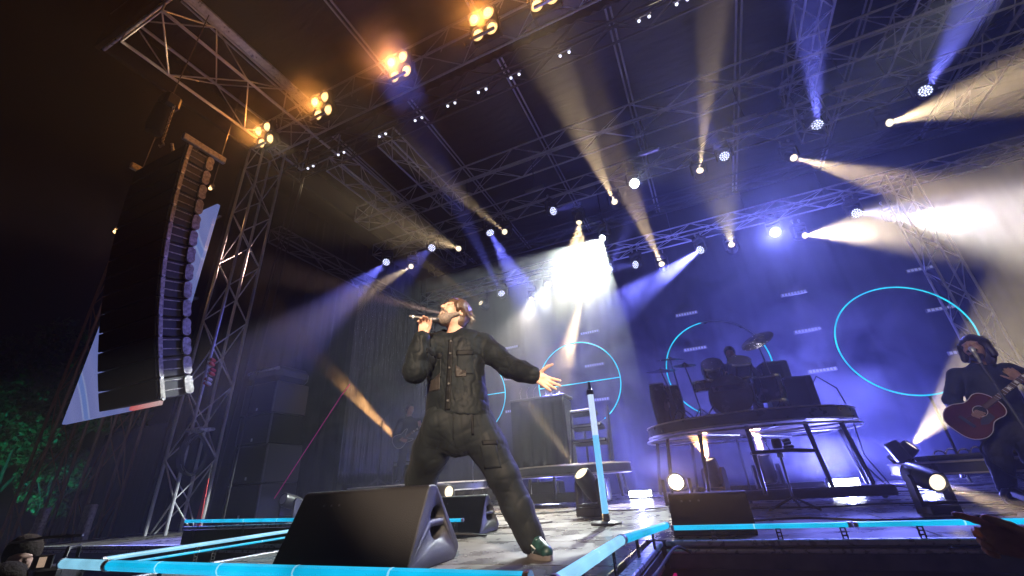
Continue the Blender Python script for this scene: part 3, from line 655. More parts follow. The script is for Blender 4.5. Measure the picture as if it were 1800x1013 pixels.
# ------------------------------------------------------------------ round risers
RIM = mat('riser_rim_black', (0.03, 0.03, 0.034), 0.35, noise=(6, 0.7, 1.3))
WOODT = mat('riser_edge_trim', (0.42, 0.36, 0.30), 0.4, noise=(8, 0.8, 1.2))
def riser(label, c, r, z0, z1, legs, splay=0.12, ring=True, legr=0.03, beams=True):
    cx, cy = c; rt = thing('round_riser', (cx, cy, 0), label, 'riser', 'round risers of the band')
    MB().lathe([(r - 0.02, z0), (r, z0 + 0.01), (r, z1 - 0.03), (r - 0.02, z1 - 0.02), (r - 0.02, z1), (0.0, z1)], (cx, cy, 0), None, 72).build('deck', RIM, rt)
    n = 72
    for nm, rr, zz, tr, m in (('top_trim', r + 0.004, z1 - 0.012, 0.011, WOODT), ('bottom_trim', r + 0.004, z0 + 0.012, 0.010, WOODT)):
        MB().tube([(cx + rr * math.cos(6.2832 * k / n), cy + rr * math.sin(6.2832 * k / n), zz) for k in range(n)], tr, 6, closed=True).build(nm, m, rt)
    MB().lathe([(0.0, z0 - 0.004), (r - 0.03, z0 - 0.004), (r - 0.03, z0 + 0.006)], (cx, cy, 0), None, 48).build('underside', WOODT, rt)
    if ring:
        MB().tube([(cx + (r + 0.03) * math.cos(6.2832 * k / n), cy + (r + 0.03) * math.sin(6.2832 * k / n), z0 - 0.05) for k in range(n)], 0.016, 6, closed=True).build('lower_ring', ALU, rt)
        for k in range(8):
            a = 6.2832 * (k + 0.3) / 8; rod('spoke', (cx + 0.2 * math.cos(a), cy + 0.2 * math.sin(a), z0 - 0.045), (cx + (r + 0.02) * math.cos(a), cy + (r + 0.02) * math.sin(a), z0 - 0.05), 0.016, ALU, rt)
    for a in legs:
        a = R(a); p = Vector((cx + (r - 0.12) * math.cos(a), cy + (r - 0.12) * math.sin(a), z0 - 0.02)); q = Vector((cx + (r - 0.12 + splay) * math.cos(a), cy + (r - 0.12 + splay) * math.sin(a), 0.10 if beams else 0.0))
        MB().cyl(p, q, legr, legr * 0.9, 10).build('leg', BLK, rt)
    return rt
dr = riser('large round drum riser on splayed black legs, right of centre', (0.49, 8.3), 1.54, 0.97, 1.15, (-118, -92, -62, -35, 15, 75, 130, 180, 215))
MB().cbox((0.95, 6.95, 0.09), (1.75, 0.16, 0.12), 0.015).build('base_beam', BLK, dr, smooth=False)
MB().cbox((0.45, 9.5, 0.09), (2.2, 0.16, 0.12), 0.015).build('base_beam', BLK, dr, smooth=False)
MB().cbox((-0.55, 8.1, 0.09), (0.16, 2.6, 0.12), 0.015).build('base_beam', BLK, dr, smooth=False)
for x, y in ((0.25, 6.95), (1.7, 6.95), (-0.5, 9.5), (1.4, 9.5)):
    MB().lathe([(0.045, -0.02), (0.05, 0), (0.045, 0.02)], (x, y, 0.05), Quaternion((0, 1, 0), R(90)), 14).build('caster', BLKR, dr)
kr = riser('round keyboard riser behind the glowing microphone stand', (-2.77, 8.9), 1.18, 0.50, 0.68, (-120, -90, -60, -20, 30, 90, 150, 200), 0.05, False)
MB().cbox((-2.9, 8.05, 0.14), (1.5, 0.10, 0.16), 0.01).build('base_beam', BLK, kr, smooth=False)
rr_ = riser('low round riser at right behind the guitarist', (3.40, 8.5), 1.10, 0.20, 0.36, (-150, -110, -70, -30, 30, 90, 150), 0.03, False)
lr_ = riser('low brown lit riser under the far guitarist', (-6.30, 8.7), 1.55, 0.36, 0.53, (-150, -110, -70, -30, 30, 90, 150), 0.03, False)
# ------------------------------------------------------------------ hanging line array
CAB = mat('array_cabinet_black', (0.02, 0.02, 0.022), 0.42, bump=(160, 0.3, 0.002))
RIG = mat('array_rigging_steel', (0.46, 0.43, 0.39), 0.42, 0.45, noise=(30, 0.4, 1.2))
FRONT = mat('array_grille', (0.010, 0.010, 0.011), 0.7, bump=(300, 0.8, 0.003))
arr = thing('line_array', (-6.65, 2.6, 1.6), 'tall hanging line array of black speaker cabinets at the left', 'speaker array')
N = 14; y, z = 2.36, 5.18; hb = 0.262; Wd = 1.30; D = 0.36
for k in range(N):
    th = R(1.5 + 17.5 * (k / (N - 1)) ** 1.25); rot = Matrix.Rotation(th, 3, 'X')    # lean back more towards the foot
    dn = Vector((0, math.sin(th), -math.cos(th))); bk = Vector((0, math.cos(th), math.sin(th)))
    fc = Vector((-6.65, y, z)) + dn * (hb / 2); c = fc + bk * (D / 2)
    fr = Matrix((Vector((1, 0, 0)), bk, -dn)).transposed()
    cab = MB().cbox(c, (Wd - 0.05, D, hb - 0.016), 0.012, fr).build('cabinet', CAB, arr, smooth=False); as_parent(cab)
    MB().cbox(fc - bk * 0.012, (Wd - 0.03, 0.03, hb - 0.02), 0.008, fr).build('grille', FRONT, cab, smooth=False)
    s = Wd / 2
    MB().cbox(fc + bk * 0.03 + Vector((s - 0.012, 0, 0)), (0.03, 0.055, hb - 0.004), 0.006, fr).build('front_plate', RIG, cab, smooth=False)
    rp = MB()
    poly = round_poly([(-0.05, -0.105), (0.03, -0.12), (0.055, -0.06), (0.04, 0.0), (0.055, 0.07), (0.02, 0.12), (-0.045, 0.11), (-0.055, 0.02)], [0.03] * 8, 2)
    rp.prism(poly, -0.014, 0.014, 'x'); rp.v = [tuple(fr @ Vector(v) + c + bk * (D / 2 - 0.03) + Vector((s - 0.005, 0, 0))) for v in rp.v]
    rp.build('rear_plate', RIG, cab, smooth=False)
    for q in (-0.085, 0.03): MB().cbox(c + dn * q + Vector((s - 0.018, 0, 0)) - bk * 0.02, (0.014, 0.22, 0.014), 0.003, fr).build('side_bar', RIG, cab, smooth=False)
    MB().lathe([(0.018, 0), (0.018, 0.03), (0, 0.03)], fc + dn * (hb / 2) + Vector((s, 0, 0)) + bk * 0.02, Quaternion((0, 1, 0), R(90)), 8).build('pin', ALU, cab)
    y += dn.y * hb; z += dn.z * hb
MB().cbox((-6.0, 2.57, 5.25), (0.06, 0.62, 0.11), 0.01).build('bumper_beam', RIG, arr, smooth=False)
MB().cbox((-7.3, 2.57, 5.25), (0.06, 0.62, 0.11), 0.01).build('bumper_beam', RIG, arr, smooth=False)
MB().cbox((-6.65, 2.5, 5.27), (1.3, 0.08, 0.07), 0.01).build('bumper_bar', RIG, arr, smooth=False)
MB().tube([(-6.65, 2.5, 5.3), (-6.62, 2.4, 5.5)], 0.02).build('shackle', ALU, arr)
ho = thing('chain_hoist', (-6.45, 2.15, 5.9), 'black chain hoist with its chain bag above the line array', 'hoist')
MB().cbox((-6.45, 2.13, 6.02), (0.26, 0.22, 0.26), 0.04).build('motor', BLK, ho, smooth=False)
MB().lathe([(0.0, -0.50), (0.10, -0.49), (0.125, -0.40), (0.12, -0.1), (0.115, 0.0), (0.09, 0.01)], (-6.50, 2.12, 5.93), Quaternion((0, 1, 0), R(6)), 16).build('chain_bag', CLOTHB, ho)
ch = Vector((-6.33, 2.16, 5.9))
for k in range(14):
    q = Quaternion((0, 0, 1), R(90 * (k % 2) + 20)); cc = ch + Vector((-0.004 * k, 0.003 * k, -0.046 * k))
    MB().tube([cc + q @ Vector((0.016 * math.cos(R(t)), 0, 0.03 * math.sin(R(t)))) for t in range(0, 360, 45)], 0.006, 5, closed=True).build('chain_link', RIG, ho)
MB().tube([ch + Vector((-0.05, 0.04, -0.64)), ch + Vector((-0.02, 0.06, -0.70)), ch + Vector((-0.07, 0.04, -0.74)), ch + Vector((-0.1, 0.04, -0.70))], 0.014).build('hook', RIG, ho)
rod('lift_cable', (-6.45, 2.13, 6.14), (-6.5, 2.2, 8.3), 0.008, STEEL, ho)
# cables beside the array
for k, (x0, y0, x1, y1) in enumerate(((-7.65, 5.2, -7.72, 4.95), (-7.5, 5.3, -7.55, 5.1), (-7.55, 5.35, -7.9, 5.0))):
    pts = [(x0 + (x1 - x0) * t + 0.04 * math.sin(5 * t + k), y0 + (y1 - y0) * t, 8.0 - 8.0 * t) for t in [i / 16 for i in range(17)]]
    tag(MB().tube(pts, 0.014, 6).build('power_cable', BLKR), ('thick black cable hanging right of the tower truss, nearest to it', 'thick black cable hanging right of the tower truss, farthest from it', 'thick black cable slanting down to the speaker stack')[k], 'cable', 'cables beside the tower')
cc = Vector((-7.9, 4.6, 1.15)); rt = thing('cable_coil', cc, 'coil of black cable hung on the tower truss', 'cable coil')
for k in range(7):
    MB().tube([cc + Vector((0.0 + 0.012 * k, 0.05 * math.cos(R(t + 30 * k)) - 0.03 + (0.17 + 0.007 * k) * math.cos(R(t)), (0.30 + 0.012 * (k % 3)) * math.sin(R(t)))) for t in range(0, 360, 20)], 0.011, 6, closed=True).build('loop', BLKR, rt)
rt = thing('tower_tray', (-7.8, 4.5, 1.5), 'small pale shelf clamped to the tower truss', 'shelf')
MB().cbox((-7.72, 4.5, 1.52), (0.42, 0.25, 0.05), 0.02).build('shelf', TRACK, rt, smooth=False)
rod('bracket', (-7.93, 4.5, 1.3), (-7.6, 4.5, 1.5), 0.012, STEEL, rt)
REDC = mat('red_cloth', (0.45, 0.02, 0.02), 0.6)
rt = thing('red_flag', (-7.55, 4.7, 0.0), 'narrow red pennant hanging beside the tower truss', 'flag')
MB().prism([(-0.07, 0.0), (0.06, 0.0), (0.02, 0.72), (-0.01, 0.72)], 4.70, 4.712, 'y').build('cloth', REDC, rt, smooth=False)
for o in rt.children: o.location.x = -7.55; o.location.z = 0.05
rod('rod', (-7.55, 4.706, 0.0), (-7.55, 4.706, 1.0), 0.008, STEEL, rt)
for k, zz in enumerate((2.62, 2.28, 2.45)):
    c = Vector((-7.82, 4.55 + 0.02 * k, zz)); rt = thing('tower_connector', c, 'cluster of red and grey plugs on the tower truss, %s one' % ('topmost', 'lowest', 'middle')[k], 'plug cluster', 'plugs on the tower')
    for j in range(4): MB().lathe([(0.02, 0), (0.028, 0.02), (0.028, 0.09), (0.018, 0.10), (0, 0.10)], c + Vector((0.05 * (j % 2), -0.05, 0.07 * (j // 2))), Quaternion((1, 0, 0), R(70)), 10).build('plug', REDC if (j + k) % 2 else RIG, rt)

# ------------------------------------------------------------------ speaker stack at the left
def cabinet(label, x0, x1, y0, y1, z0, z1, rounded=False, mats=None):
    rt = thing('speaker_cabinet', ((x0 + x1) / 2, (y0 + y1) / 2, z0), label, 'speaker', 'stacked side speakers')
    c = Vector(((x0 + x1) / 2, (y0 + y1) / 2, (z0 + z1) / 2)); sz = (x1 - x0, y1 - y0, z1 - z0 - 0.012)
    MB().cbox(c, sz, 0.10 if rounded else 0.015).build('box', mats or CAB, rt, smooth=False)
    if not rounded:
        MB().cbox((c.x, y0 - 0.012, c.z), (sz[0] - 0.06, 0.03, sz[2] - 0.06), 0.008).build('grille', FRONT, rt, smooth=False)
        for s in (-1, 1): MB().cbox((c.x + s * (sz[0] / 2 - 0.012), y0 - 0.008, c.z), (0.03, 0.035, sz[2] - 0.01), 0.005).build('edge_rail', STEEL, rt, smooth=False)
        MB().cbox((c.x + 0.02, y0 - 0.031, z0 + 0.10), (0.045, 0.008, 0.055), 0.002).build('badge', ALU, rt, smooth=False)
    else:
        MB().cbox((c.x, y0 + 0.02, z1 - 0.09), (sz[0] - 0.02, 0.05, 0.07), 0.02).build('lit_top_band', ALU, rt, smooth=False)  # pale band stands in for light on the rounded top
    return rt
cabinet('lowest black speaker cabinet of the left stack', -8.92, -7.98, 6.0, 6.8, 0.04, 0.70)
cabinet('second black speaker cabinet from the floor in the left stack', -8.92, -7.98, 6.0, 6.8, 0.70, 1.42)
cabinet('third cabinet of the left stack under a sagging black cover', -9.0, -8.05, 6.02, 6.8, 1.42, 2.02, False, CLOTHB)
cabinet('upper black speaker cabinet of the left stack', -9.0, -8.05, 6.0, 6.8, 2.02, 2.68)
cabinet('rounded case on top of the left stack, pale band for its lit top', -9.02, -8.02, 5.95, 6.8, 2.68, 3.02, True)

# ------------------------------------------------------------------ LED screen
def screen_mat():
    m = bpy.data.materials.new('screen_picture'); m.use_nodes = True; t = m.node_tree; b = t.nodes['Principled BSDF']
    b.inputs['Base Color'].default_value = (0.01, 0.01, 0.012, 1); b.inputs['Roughness'].default_value = 0.5
    g = t.nodes.new('ShaderNodeNewGeometry'); sp = t.nodes.new('ShaderNodeSeparateXYZ'); t.links.new(g.outputs['Position'], sp.inputs[0])
    wv = t.nodes.new('ShaderNodeTexWave'); wv.inputs['Scale'].default_value = 0.22; wv.inputs['Distortion'].default_value = 5; wv.inputs['Detail'].default_value = 2; wv.inputs['Detail Scale'].default_value = 0.5
    mp = t.nodes.new('ShaderNodeMapping'); mp.inputs['Rotation'].default_value = (0, R(40), 0); t.links.new(g.outputs['Position'], mp.inputs[0]); t.links.new(mp.outputs[0], wv.inputs[0])
    cr = t.nodes.new('ShaderNodeValToRGB'); e = cr.color_ramp.elements
    e[0].position = 0.0; e[0].color = (0.16, 0.20, 0.52, 1); e[1].position = 0.93; e[1].color = (0.17, 0.20, 0.50, 1)
    for p, c in ((0.5, (0.20, 0.23, 0.54)), (0.97, (0.30, 0.36, 0.66)), (0.99, (0.14, 0.22, 0.58))):
        q = e.new(p); q.color = (*c, 1)
    t.links.new(wv.outputs[0], cr.inputs[0])
    # red and pink bar low at right
    def lt(o, v, gt):
        n = t.nodes.new('ShaderNodeMath'); n.operation = 'GREATER_THAN' if gt else 'LESS_THAN'; t.links.new(o, n.inputs[0]); n.inputs[1].default_value = v; return n.outputs[0]
    mu = t.nodes.new('ShaderNodeMath'); mu.operation = 'MULTIPLY'; t.links.new(lt(sp.outputs[2], 2.40, False), mu.inputs[0]); t.links.new(lt(sp.outputs[0], -9.8, True), mu.inputs[1])
    gr = t.nodes.new('ShaderNodeValToRGB'); gr.color_ramp.elements[0].color = (0.75, 0.12, 0.12, 1); gr.color_ramp.elements[1].color = (0.75, 0.5, 0.5, 1)
    mr = t.nodes.new('ShaderNodeMapRange'); mr.inputs[1].default_value = -9.8; mr.inputs[2].default_value = -8.9; t.links.new(sp.outputs[0], mr.inputs[0]); t.links.new(mr.outputs[0], gr.inputs[0])
    mx = t.nodes.new('ShaderNodeMix'); mx.data_type = 'RGBA'; t.links.new(mu.outputs[0], mx.inputs[0]); t.links.new(cr.outputs[0], mx.inputs[6]); t.links.new(gr.outputs[0], mx.inputs[7])
    t.links.new(mx.outputs[2], b.inputs['Emission Color']); b.inputs['Emission Strength'].default_value = 0.75
    return m
SCM = screen_mat(); rt = thing('led_screen', (-10.5, 4.4, 2.05), 'tall side video screen with a blue picture behind the line array', 'video screen')
me = MB().cbox((0, 0, 0), (0.546, 0.07, 0.546), 0.003).mesh('screen_tile', False); me.materials.append(SCM)
for i in range(6):
    for j in range(8): inst('screen_tile', me, Matrix.Translation((-12.2 + 0.275 + 0.55 * i, 4.4, 2.06 + 0.275 + 0.55 * j)), rt)
for z in (2.3, 4.2, 6.2): rod('crossbar', (-12.2, 4.5, z), (-8.9, 4.5, z), 0.03, STEEL, rt)
WARMLIT = mat('scaffold_painted_warm_lit', (0.30, 0.17, 0.10), 0.55, 0.5, noise=(12, 0.6, 1.3))  # brown colour stands for warm light falling on the scaffold
truss('screen_tower', 'scaffold tower coloured as warm lit, left of the side video screen', (-12.65, 4.6, -1.4), (-12.65, 4.6, 7.0), 0.5, 0.5, 1.0, 0.03, 0.012, m=WARMLIT, group='screen towers', cat='scaffold tower')
truss('screen_tower', 'second scaffold tower carrying the side video screen', (-11.3, 5.0, -1.4), (-11.3, 5.0, 7.0), 0.5, 0.5, 1.0, 0.03, 0.012, m=WARMLIT, group='screen towers', cat='scaffold tower')
drape('scrim', [(-13.0, 5.5), (-8.7, 5.2)], -1.4, 2.0, 14, 0.03, CLOTHB, 'black scrim below the side video screen', seed=21)
drape('scrim', [(-20.0, 7.5), (-13.2, 6.5)], -1.4, 1.0, 18, 0.05, CLOTHB, 'low black fence cloth left of the screen tower', seed=22)
for k, (x, y) in enumerate(((-10.6, 4.0), (-9.4, 4.1))):
    rt = thing('barrier_post', (x, y, -1.4), ('pale upright post below the video screen, left one', 'pale upright post below the video screen, right one')[k], 'post', 'posts below the screen')
    MB().cbox((x, y, -0.45), (0.22, 0.10, 1.9), 0.02).build('post', RIG, rt, smooth=False); MB().cbox((x, y, -1.37), (0.5, 0.4, 0.05), 0.01).build('foot', STEEL, rt, smooth=False)
# two tiny warm lamps near the array
for p, lab in (((-8.05, 3.75, 6.12), 'tiny warm lamp right of the line array'), ((-9.0, 2.95, 4.95), 'tiny warm lamp left of the line array')):
    rt = thing('work_lamp', p, lab, 'lamp', 'work lamps')
    MB().ball(Vector(p), 0.032, 10, 8).build('bulb', BULB, rt); MB().lathe([(0.03, 0.0), (0.05, 0.03), (0.04, 0.09), (0, 0.1)], Vector(p) + Vector((0, 0.02, 0.02)), None, 12).build('hood', BLK, rt)
    rod('stem', Vector(p) + Vector((0, 0.02, 0.1)), Vector(p) + Vector((0, 0.02, 3.0 if p[0] > -8.5 else 2.5)), 0.008, STEEL, rt)
    point_lamp('work_lamp_light', Vector(p) + Vector((0, -0.06, 0)), 6, (1, 0.5, 0.2), 0.03, rt)

# ------------------------------------------------------------------ trees at the left
LEAF = mat('leaf_green', (0.06, 0.10, 0.035), 0.55, noise=(3, 0.6, 1.5))
BARK = mat('bark', (0.09, 0.07, 0.055), 0.85, noise=(8, 0.6, 1.3), bump=(20, 0.6, 0.02))
def tree(label, base, h, crown_c, crown_r, n, seed, leaf=0.07):
    rnd = random.Random(seed); base = Vector(base); rt = thing('tree', base, label, 'tree', 'trees at the left')
    cc = Vector(crown_c); cr = Vector(crown_r); mbt = MB()
    top = cc + Vector((0, 0, cr.z * 0.3)); pts = [base.lerp(top, t) + Vector((0.12 * math.sin(4 * t + seed), 0.1 * math.cos(3 * t), 0)) for t in [i / 8 for i in range(9)]]
    mbt.tube(pts, [0.20 * (1 - 0.8 * i / 8) for i in range(9)], 10).build('trunk', BARK, rt)
    clumps = []
    for k in range(34):
        u = Vector((rnd.gauss(0, 1), rnd.gauss(0, 1), rnd.gauss(0, 1))).normalized() * rnd.uniform(0.45, 1.0) ** 0.7
        c = cc + Vector((u.x * cr.x, u.y * cr.y, u.z * cr.z)); clumps.append((c, rnd.uniform(0.22, 0.42) * cr.x * 0.8))
        if k % 4 == 0: MB().tube([pts[4 + k % 4], (pts[4 + k % 4] + c) / 2 + Vector((0, 0, 0.1)), c], [0.05, 0.03, 0.012], 6).build('limb', BARK, rt)
    P = np.array([list(c) for c, _ in clumps]); S = np.array([s for _, s in clumps]); rs = np.random.RandomState(seed)
    ix = rs.randint(0, len(clumps), n); d = rs.normal(size=(n, 3)); d /= np.linalg.norm(d, axis=1)[:, None]
    pos = P[ix] + d * (S[ix] * rs.uniform(0.55, 1.05, n))[:, None]
    a = rs.normal(size=(n, 3)); a /= np.linalg.norm(a, axis=1)[:, None]; b = np.cross(a, rs.normal(size=(n, 3))); b /= np.linalg.norm(b, axis=1)[:, None]
    L = leaf * rs.uniform(0.6, 1.3, n)[:, None]
    V = np.stack([pos - a * L, pos + b * L * 0.5, pos + a * L, pos - b * L * 0.5], 1).reshape(-1, 3)
    me = bpy.data.meshes.new('crown'); me.from_pydata(V.tolist(), [], (np.arange(n * 4).reshape(-1, 4)).tolist()); me.materials.append(LEAF)
    o = link(bpy.data.objects.new('crown', me), rt); return rt
tree('leafy tree lit green at the left edge', (-17.6, 5.7, -1.4), 6, (-17.6, 5.35, 2.75), (1.5, 1.2, 1.25), 9000, 3)
tree('dark tree rising behind the green lit tree', (-21.5, 7.4, -1.4), 9, (-21.5, 7.0, 4.2), (2.6, 2.4, 2.6), 7000, 5, 0.11)
tree('small green lit shrub tree beside the screen tower', (-16.6, 6.4, -1.4), 3, (-16.6, 6.3, 1.2), (0.9, 0.9, 0.9), 3500, 8)
rt = thing('garden_floodlight', (-14.9, 3.9, -1.3), 'green floodlight on the ground below the left tree', 'floodlight')
MB().cbox((-14.9, 3.9, -1.2), (0.3, 0.2, 0.25), 0.03, Matrix.Rotation(R(30), 3, 'X')).build('housing', BLK, rt, smooth=False)
MB().box((-14.9, 3.9, -1.36), (0.4, 0.3, 0.05)).build('bracket', STEEL, rt, smooth=False)
spot_lamp('green_flood_lamp', (-14.9, 4.0, -0.95), (-17.4, 5.5, 2.4), 520, (0.02, 0.8, 0.6), 75, 0.6, 0.05, rt)
# ------------------------------------------------------------------ drum kit on the riser
ZD = 1.15
SHELL = mat('drum_shell', (0.05, 0.05, 0.07), 0.2, 0.1, noise=(5, 0.7, 1.3)); SKIN_D = mat('drum_head', (0.10, 0.095, 0.085), 0.5, noise=(4, 0.8, 1.15))
SKINW = mat('white_drum_head', (0.6, 0.62, 0.68), 0.5); BRONZE = mat('cymbal_bronze', (0.72, 0.66, 0.58), 0.22, 1.0, bump=(60, 0.15, 0.002)); CHROME = mat('chrome', (0.7, 0.7, 0.72), 0.15, 1.0)
def drum(name, label, c, axis, r, depth, head, lugs=8):
    q = Vector(axis).to_track_quat('Z', 'Y'); c = Vector(c); rt = thing(name, c, label, 'drum', 'drum kit')
    MB().lathe([(r, -depth / 2), (r, depth / 2)], c, q, 28).build('shell', SHELL, rt)
    for s in (-1, 1):
        MB().lathe([(r + 0.012, depth / 2 * s - 0.02), (r + 0.014, depth / 2 * s), (r + 0.004, depth / 2 * s + 0.02)], c, q, 28).build('hoop', CHROME if r < 0.28 else SHELL, rt)
        MB().lathe([(r, depth / 2 * s + 0.006 * s), (0, depth / 2 * s + 0.010 * s)], c, q, 28).build('head', head, rt)
    for k in range(lugs):
        a = 6.2832 * k / lugs; d = q @ Vector((math.cos(a), math.sin(a), 0)); zz = q @ Vector((0, 0, 1))
        MB().cyl(c + d * (r + 0.012) - zz * depth * 0.42, c + d * (r + 0.012) + zz * depth * 0.42, 0.008, n=6).build('lug', CHROME, rt)
    return rt
bd = drum('bass_drum', 'bass drum with a lettered band on the riser front', (0.38, 7.62, ZD + 0.31), (0, -1, 0), 0.30, 0.44, SKIN_D)
MB().cbox((0.38, 7.382, ZD + 0.42), (0.46, 0.004, 0.085), 0.001).build('name_band', mat('name_band', (0.34, 0.30, 0.26), 0.5), bd, smooth=False)
MB().lathe([(0.0, 0), (0.085, 0.001), (0.095, 0.006), (0.10, 0.0)], (0.50, 7.386, ZD + 0.18), Quaternion((1, 0, 0), R(90)), 24).build('port_hole', BLKR, bd)
for s in (-1, 1): MB().cyl((0.38 + s * 0.27, 7.5, ZD + 0.2), (0.38 + s * 0.42, 7.35, ZD), 0.012).build('spur', CHROME, bd)
def text(body, name, loc, rot, size, m, parent, ext=0.002):
    cu = bpy.data.curves.new(name, 'FONT'); cu.body = body; cu.size = size; cu.extrude = ext; cu.align_x = 'CENTER'; cu.align_y = 'CENTER'
    o = bpy.data.objects.new(name, cu); COL.objects.link(o); bpy.context.view_layer.update()
    me = bpy.data.meshes.new_from_object(o.evaluated_get(bpy.context.evaluated_depsgraph_get())); bpy.data.objects.remove(o)
    me.materials.append(m); k = bpy.data.objects.new(name, me); k.matrix_basis = Matrix.Translation(loc) @ rot.to_4x4(); return link(k, parent)
text('SONOR', 'lettering', (0.41, 7.377, ZD + 0.42), Matrix.Rotation(R(90), 3, 'X'), 0.085, mat('letter_black', (0.02, 0.02, 0.02), 0.5), bd)
MB().cbox((0.21, 7.377, ZD + 0.42), (0.045, 0.003, 0.045), 0.001, Matrix.Rotation(R(45), 3, 'Y')).build('emblem', MATS['letter_black'], bd, smooth=False)
drum('rack_tom', 'small rack tom with a pale head above the bass drum', (0.24, 7.72, ZD + 0.80), (0.0, -0.75, 0.66), 0.16, 0.20, SKINW, 6)
drum('rack_tom', 'rack tom at the right above the bass drum', (0.64, 7.74, ZD + 0.78), (0.1, -0.6, 0.75), 0.17, 0.22, SKIN_D, 6)
drum('floor_tom', 'floor tom right of the bass drum', (0.98, 7.95, ZD + 0.42), (0, -0.15, 1), 0.21, 0.38, SKIN_D, 6)
drum('snare_drum', 'snare drum half hidden behind the bass drum', (0.05, 8.15, ZD + 0.62), (0, -0.1, 1), 0.18, 0.14, SKINW, 8)
def cymbal(label, c, n, r, foot):
    c = Vector(c); q = Vector(n).to_track_quat('Z', 'Y'); rt = thing('cymbal', (foot[0], foot[1], ZD), label, 'cymbal', 'drum kit')
    MB().lathe([(0.0, 0.03), (0.03, 0.026), (0.055, 0.008), (r * 0.6, -0.006), (r, -0.022), (r * 0.6, -0.009), (0.05, 0.004), (0.0, 0.02)], c, q, 32).build('plate', BRONZE, rt)
    MB().tube([c + Vector((0, 0, 0.05)), c + Vector((0, 0, -0.06)), Vector((foot[0], foot[1], ZD + 0.3)).lerp(c, 0.5), (foot[0], foot[1], ZD + 0.22)], 0.011).build('stand', CHROME, rt)
    for k in range(3): a = R(120 * k + 20); MB().cyl((foot[0], foot[1], ZD + 0.25), (foot[0] + 0.24 * math.cos(a), foot[1] + 0.24 * math.sin(a), ZD + 0.005), 0.008, n=6).build('stand_leg', CHROME, rt)
cymbal('flat bright cymbal at the left front of the drum kit', (-0.58, 7.8, 2.08), (0.05, -0.10, 1), 0.26, (-0.45, 7.85))
cymbal('upper left cymbal of the drum kit', (-0.40, 8.0, 2.30), (0.10, -0.25, 1), 0.25, (-0.35, 8.1))
cymbal('small cymbal between the two left ones', (-0.18, 7.9, 2.14), (0.1, -0.4, 1), 0.19, (-0.1, 8.0))
cymbal('tilted crash cymbal at the upper right of the drum kit', (1.02, 7.95, 2.38), (-0.35, -0.55, 0.75), 0.27, (1.12, 8.15))
for x, y, z0, z1, lab in ((1.45, 8.5, ZD, ZD + 0.62, 'black monitor box at the right of the drum riser'), (1.25, 8.9, ZD, ZD + 1.0, 'tall black rack behind the right of the drum kit')):
    rt = thing('stage_box', (x, y, z0), lab, 'equipment case', 'cases on the drum riser')
    MB().cbox((x, y, (z0 + z1) / 2), (0.42, 0.36, z1 - z0), 0.02, Matrix.Rotation(R(12), 3, 'Z')).build('case', PLAST, rt, smooth=False)
    MB().cbox((x - 0.035, y - 0.185, (z0 + z1) / 2), (0.34, 0.02, (z1 - z0) * 0.85), 0.006, Matrix.Rotation(R(12), 3, 'Z')).build('grille', GRILLE, rt, smooth=False)
for k, (pts, lab) in enumerate((([(1.6, 8.6, 1.5), (1.78, 8.5, 1.75), (1.95, 8.3, 1.5), (1.98, 8.2, 1.15), (1.95, 8.2, 0.5), (2.1, 8.0, 0.02), (2.7, 7.9, 0.012)], 'black cable drooping off the right of the drum riser'), ([(1.85, 8.2, 0.96), (1.8, 8.1, 0.5), (2.0, 7.9, 0.1), (2.6, 7.2, 0.012), (3.0, 6.6, 0.012)], 'black cable from the riser across the floor to the right'))):
    tag(MB().tube(pts, 0.010, 6).build('floor_cable', BLKR), lab, 'cable', 'cables on the stage')
# percussion: congas left of the kit
for k, (x, y) in enumerate(((-0.72, 7.95), (-0.5, 8.35))):
    rt = thing('conga_drum', (x, y, ZD), ('slim dark percussion drum at the left edge of the drum riser', 'slim dark percussion drum behind the left cymbals')[k], 'drum', 'percussion drums')
    MB().lathe([(0.11, 0), (0.14, 0.25), (0.15, 0.5), (0.13, 0.70), (0.12, 0.72)], (x, y, ZD), None, 20).build('shell', SHELL, rt)
    MB().lathe([(0.125, 0.70), (0.13, 0.73), (0.0, 0.735)], (x, y, ZD), None, 20).build('head', SKIN_D, rt)

# ------------------------------------------------------------------ keyboard riser gear
rt = thing('keyboard_booth', (-3.2, 8.6, 0.68), 'tall black cloth fronted keyboard booth on the middle riser', 'keyboard booth')
MB().cbox((-3.17, 8.6, 1.32), (1.14, 0.55, 1.28), 0.03).build('booth', BLK, rt, smooth=False)
drape('front_cloth', [(-3.76, 8.30), (-2.58, 8.30)], 0.70, 1.98, 7, 0.014, CLOTHB, parent=rt, seed=31)
MB().cbox((-3.17, 8.6, 2.0), (1.22, 0.62, 0.05), 0.01).build('top_board', PLAST, rt, smooth=False)
for k, (x, h) in enumerate(((-3.0, 0.10), (-2.88, 0.07), (-2.78, 0.12), (-2.70, 0.08))): MB().lathe([(0.025, 0), (0.028, h * 0.6), (0.014, h * 0.75), (0.014, h), (0, h)], (x, 8.42, 2.03), None, 10).build('bottle', PLAST, rt)
for k in range(3): MB().tube([(-3.55 + 0.14 * k, 8.4, 2.03), (-3.56 + 0.16 * k, 8.38, 2.18), (-3.50 + 0.17 * k, 8.36, 2.26)], 0.008, 6).build('lamp_arm', CHROME, rt)
rt = thing('keyboard_stand', (-2.15, 8.5, 0.68), 'stacked keyboards on a slanted stand right of the black booth', 'keyboard')
KEYS = mat('white_keys', (0.6, 0.6, 0.6), 0.3)
